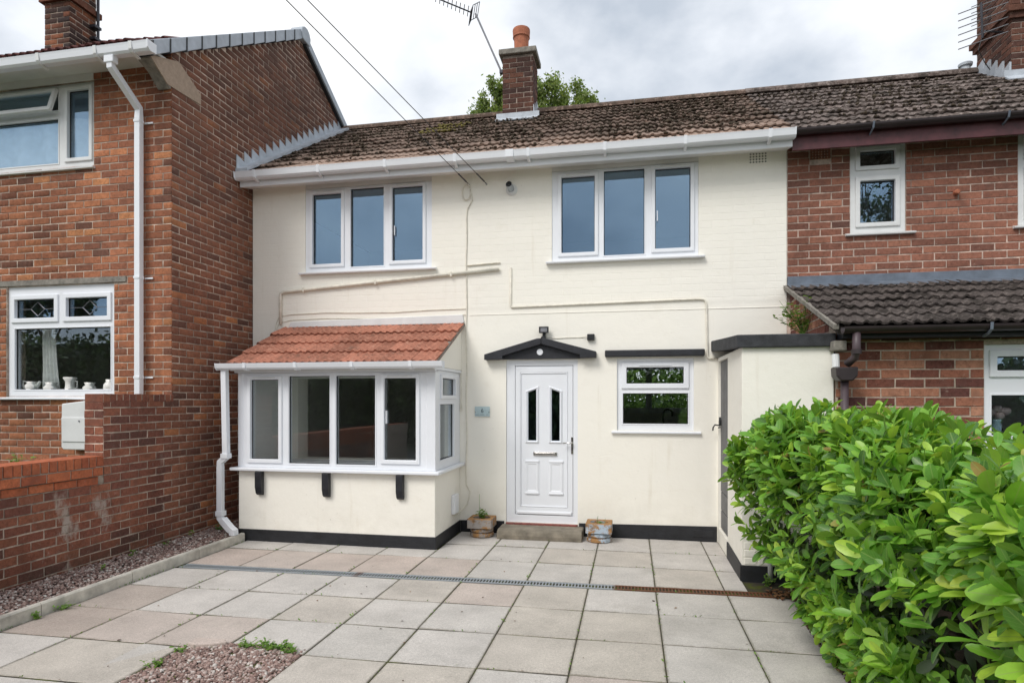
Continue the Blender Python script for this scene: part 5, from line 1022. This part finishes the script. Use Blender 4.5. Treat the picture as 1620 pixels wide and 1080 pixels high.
# planters
def planter(name, x, y, mat, label, bright):
    t = thing(name, (x, y, 0), label, 'planter', 'planters beside the door step'); w_ = .155
    mk('base', MB().lathe((x, y, 0), [(.13, 0), (.15, .012), (.15, .045), (.128, .055), (.122, .06), (.145, .07), (.145, .098), (.12, .118)], 20), M['pot_grey'] if mat == 'pot_grey' else M[mat], t, bevel=.004)
    n = 20; o = [(max(-w_, min(w_, 1.6*w_*math.cos(a))), max(-w_, min(w_, 1.6*w_*math.sin(a)))) for a in np.linspace(0, 2*math.pi, n, endpoint=False)]; c = [(.11*math.cos(a), .10*math.sin(a)) for a in np.linspace(0, 2*math.pi, n, endpoint=False)]
    vs = [(x+p[0], y+p[1], .118) for p in o] + [(x+p[0], y+p[1], .235) for p in o] + [(x+p[0], y+p[1], .235) for p in c] + [(x+p[0], y+p[1], .16) for p in c]
    fs = [tuple(range(n))[::-1]] + [(k, (k+1) % n, n+(k+1) % n, n+k) for k in range(n)] + [(n+k, n+(k+1) % n, 2*n+(k+1) % n, 2*n+k) for k in range(n)] + [(2*n+k, 2*n+(k+1) % n, 3*n+(k+1) % n, 3*n+k) for k in range(n)]
    mk('bowl', MB().add(vs, fs), M[mat], t, bevel=.006)
    mk('earth', MB().add([(x+p[0], y+p[1], .195) for p in c], [tuple(range(n))]).add([(x+p[0], y+p[1], .165) for p in c], [tuple(range(n))]), M['soil'], t)
    return t
planter('planter', -1.835, -.24, 'pot_grey', 'grey weathered square planter left of the door step', True)
planter('planter', -.375, -.25, 'pot_blue', 'orange rimmed planter with flaking blue paint right of the door step', False)
def plant(name, x, y, z, h, n, ln, label, seed, spread=.05, stalks=0, mat='weed', cat='weed', group=None):
    r = np.random.default_rng(seed); t = thing(name, (x, y, z), label, cat, group); P = []; Dr = []
    m = MB()
    for k in range(max(2, n//7)):
        a = r.uniform(0, 6.28); q = Vector((x + spread*math.cos(a)*r.random(), y + spread*math.sin(a)*r.random(), z + h*r.uniform(.5, 1))); p0 = Vector((x + r.uniform(-.02, .02), y + r.uniform(-.02, .02), z-.01)); m.tube([p0, p0.lerp(q, .5), q], [.003, .0025, .0015], 4)
        for j in range(7):
            f = r.uniform(.3, 1.); P.append(tuple(p0.lerp(q, f))); b = r.uniform(0, 6.28); Dr.append((math.cos(b), math.sin(b), r.uniform(-.1, .7)))
    for k in range(stalks): xx_ = x + r.uniform(-.05, .05); m.tube([(xx_, y, z), (xx_ + r.uniform(-.01, .01), y, z + h*r.uniform(1.6, 2.6))], .0018, 4)
    mk('stem', m, M[mat], t); P = np.array(P); Dr = np.array(Dr); nn = len(P); l2 = r.uniform(.6, 1.2, nn)*ln
    V, Fc, UV = leaves_to_mesh(leaf_frames(P, Dr, np.tile([0, 0, 1.], (nn, 1)) + r.normal(0, .3, (nn, 3)), l2, l2*.6)); npmesh('foliage', V, Fc, M[mat], t, (x, y, z), uv=UV, smooth=True)
plant('potted_plant', -1.83, -.24, .195, .15, 77, .052, 'small bright green plant in the grey planter', 31, .07, 1, cat='plant', group='plants in the planters')
plant('potted_plant', -.36, -.25, .195, .05, 35, .03, 'low straggly plant with thin dry stalks in the blue planter', 32, .07, 3, cat='plant', group='plants in the planters')
gw_ = 'weeds in the gravel strip'
for k, (x, y) in enumerate(((-5.02, -.95), (-5.12, -1.35), (-5.08, -1.75), (-5.1, -2.2), (-4.95, -2.75))):
    plant('weed', x, y, .075, (.12, .09, .07, .07, .07)[k], (50, 20, 34, 24, 20)[k], .035, ('broad leafy weed in the gravel nearest the bay downpipe', 'thin weed by the wall, second from the bay downpipe', 'low bushy weed, middle one in the gravel strip', 'low weed by the wall, second nearest the viewer in the gravel strip', 'small weed nearest the viewer in the gravel strip')[k], 40+k, .07, group=gw_)
plant('weed', -5.62, -2.95, 1.0, .22, 60, .05, 'green weed peeping over the low brick wall', 50, .16)
plant('weed', 1.22, -1.72, .0, .10, 56, .035, 'green weed at the foot of the outhouse', 51, .12)
for k, (x, y) in enumerate(((-4.55, -3.72), (-4.55, -3.50))): plant('weed', x, y, 0, .06-.01*k, 42, .032, ('grassy tuft against the concrete edging, nearer the viewer', 'grassy tuft against the concrete edging, farther from the viewer')[k], 80+k, .09, group='tufts along the edging')
gp = 'weeds around the gravel patch'
for k, (x, y, h_, nn, sp_) in enumerate(((-2.42, -3.89, .05, 90, .12), (-2.62, -3.9, .04, 60, .11), (-2.25, -3.92, .035, 50, .08), (-2.98, -4.30, .05, 50, .10), (-3.0, -4.06, .04, 22, .05), (-2.34, -3.88, .045, 70, .10), (-2.52, -3.88, .04, 60, .09))):
    plant('weed', x, y, .0, h_, nn, .03, ('thick tuft of weed on the far edge of the gravel patch', 'tuft of weed left of the thick one on the far edge of the patch', 'tuft of weed at the right far corner of the gravel patch', 'weed on the near left edge of the gravel patch', 'tiny weed by the flat stone at the gravel patch', 'tuft of weed just right of the thick one on the far edge of the patch', 'small tuft of weed between the two big ones on the far edge of the patch')[k], 60+k, sp_, group=gp)
plant('wall_fern', 1.80, -.72, 2.42, .36, 190, .06, 'green and rusty fern growing on the porch side wall', 70, .30, cat='fern')
# small dark bits lying on the paving
n = 70; bits = np.stack([RNG.uniform(-4.4, 1.2, n), RNG.uniform(-4.6, -1.2, n), np.full(n, .006)], 1); bits = bits[~((bits[:, 0] < -2.1) & (bits[:, 0] > -3.1) & (bits[:, 1] < -3.8))]; ang = RNG.uniform(0, 6.28, len(bits)); l2 = RNG.uniform(.008, .028, len(bits))
V, Fc, UV = leaves_to_mesh(leaf_frames(bits, np.stack([np.cos(ang), np.sin(ang), np.zeros(len(bits))], 1), np.tile([0, 0, 1.], (len(bits), 1)) + RNG.normal(0, .25, (len(bits), 3)), l2, l2*.7))
npmesh('debris', V, Fc, M['litter'], None, (-1.6, -3, 0), uv=UV, label='scattered specks of dry leaf and soil on the paving', cat='debris', kind='stuff')
# moss and grass blades in the paving joints
r = np.random.default_rng(77); C = []
for c in cols[1:10]:
    n = 130; y = r.uniform(-5.2, -.3, n); C.append(np.stack([c + r.normal(0, .004, n), y, np.zeros(n)], 1)[np.sin(y*5+c*9) + r.normal(0, .5, n) > .35])
for i in (1, 2, 5, 6, 7, 8, 9):
    n = 130; x = r.uniform(-4.5, 1.2, n); y = np.array([(yrow(i, q) if rows[i] is not None else -2.11) for q in x]); k = np.sin(x*6+i*4) + r.normal(0, .5, n) > .8; C.append(np.stack([x, y + r.normal(0, .004, n), np.zeros(n)], 1)[k])
n = 260; y = r.uniform(-5, -1.1, n); C.append(np.stack([np.full(n, -4.572), y, np.zeros(n)], 1)[np.sin(y*4.2)+r.normal(0, .4, n) > .5])
C = np.concatenate(C); C = C[~((C[:, 0] < -2.1) & (C[:, 1] > -1.05))]; n = len(C); a = r.uniform(0, 6.28, n); l2 = r.uniform(.008, .026, n)
V, Fc, UV = leaves_to_mesh(leaf_frames(C, np.stack([np.cos(a)*.8, np.sin(a)*.8, r.uniform(.3, 1.3, n)], 1), np.stack([-np.sin(a), np.cos(a), np.ones(n)], 1), l2, l2*.5))
npmesh('joint_grass', V, Fc, M['weed'], None, (-1.5, -3, 0), uv=UV, label='sparse grass and moss sprouting from the paving joints', cat='grass', kind='stuff')
finish_bricks()
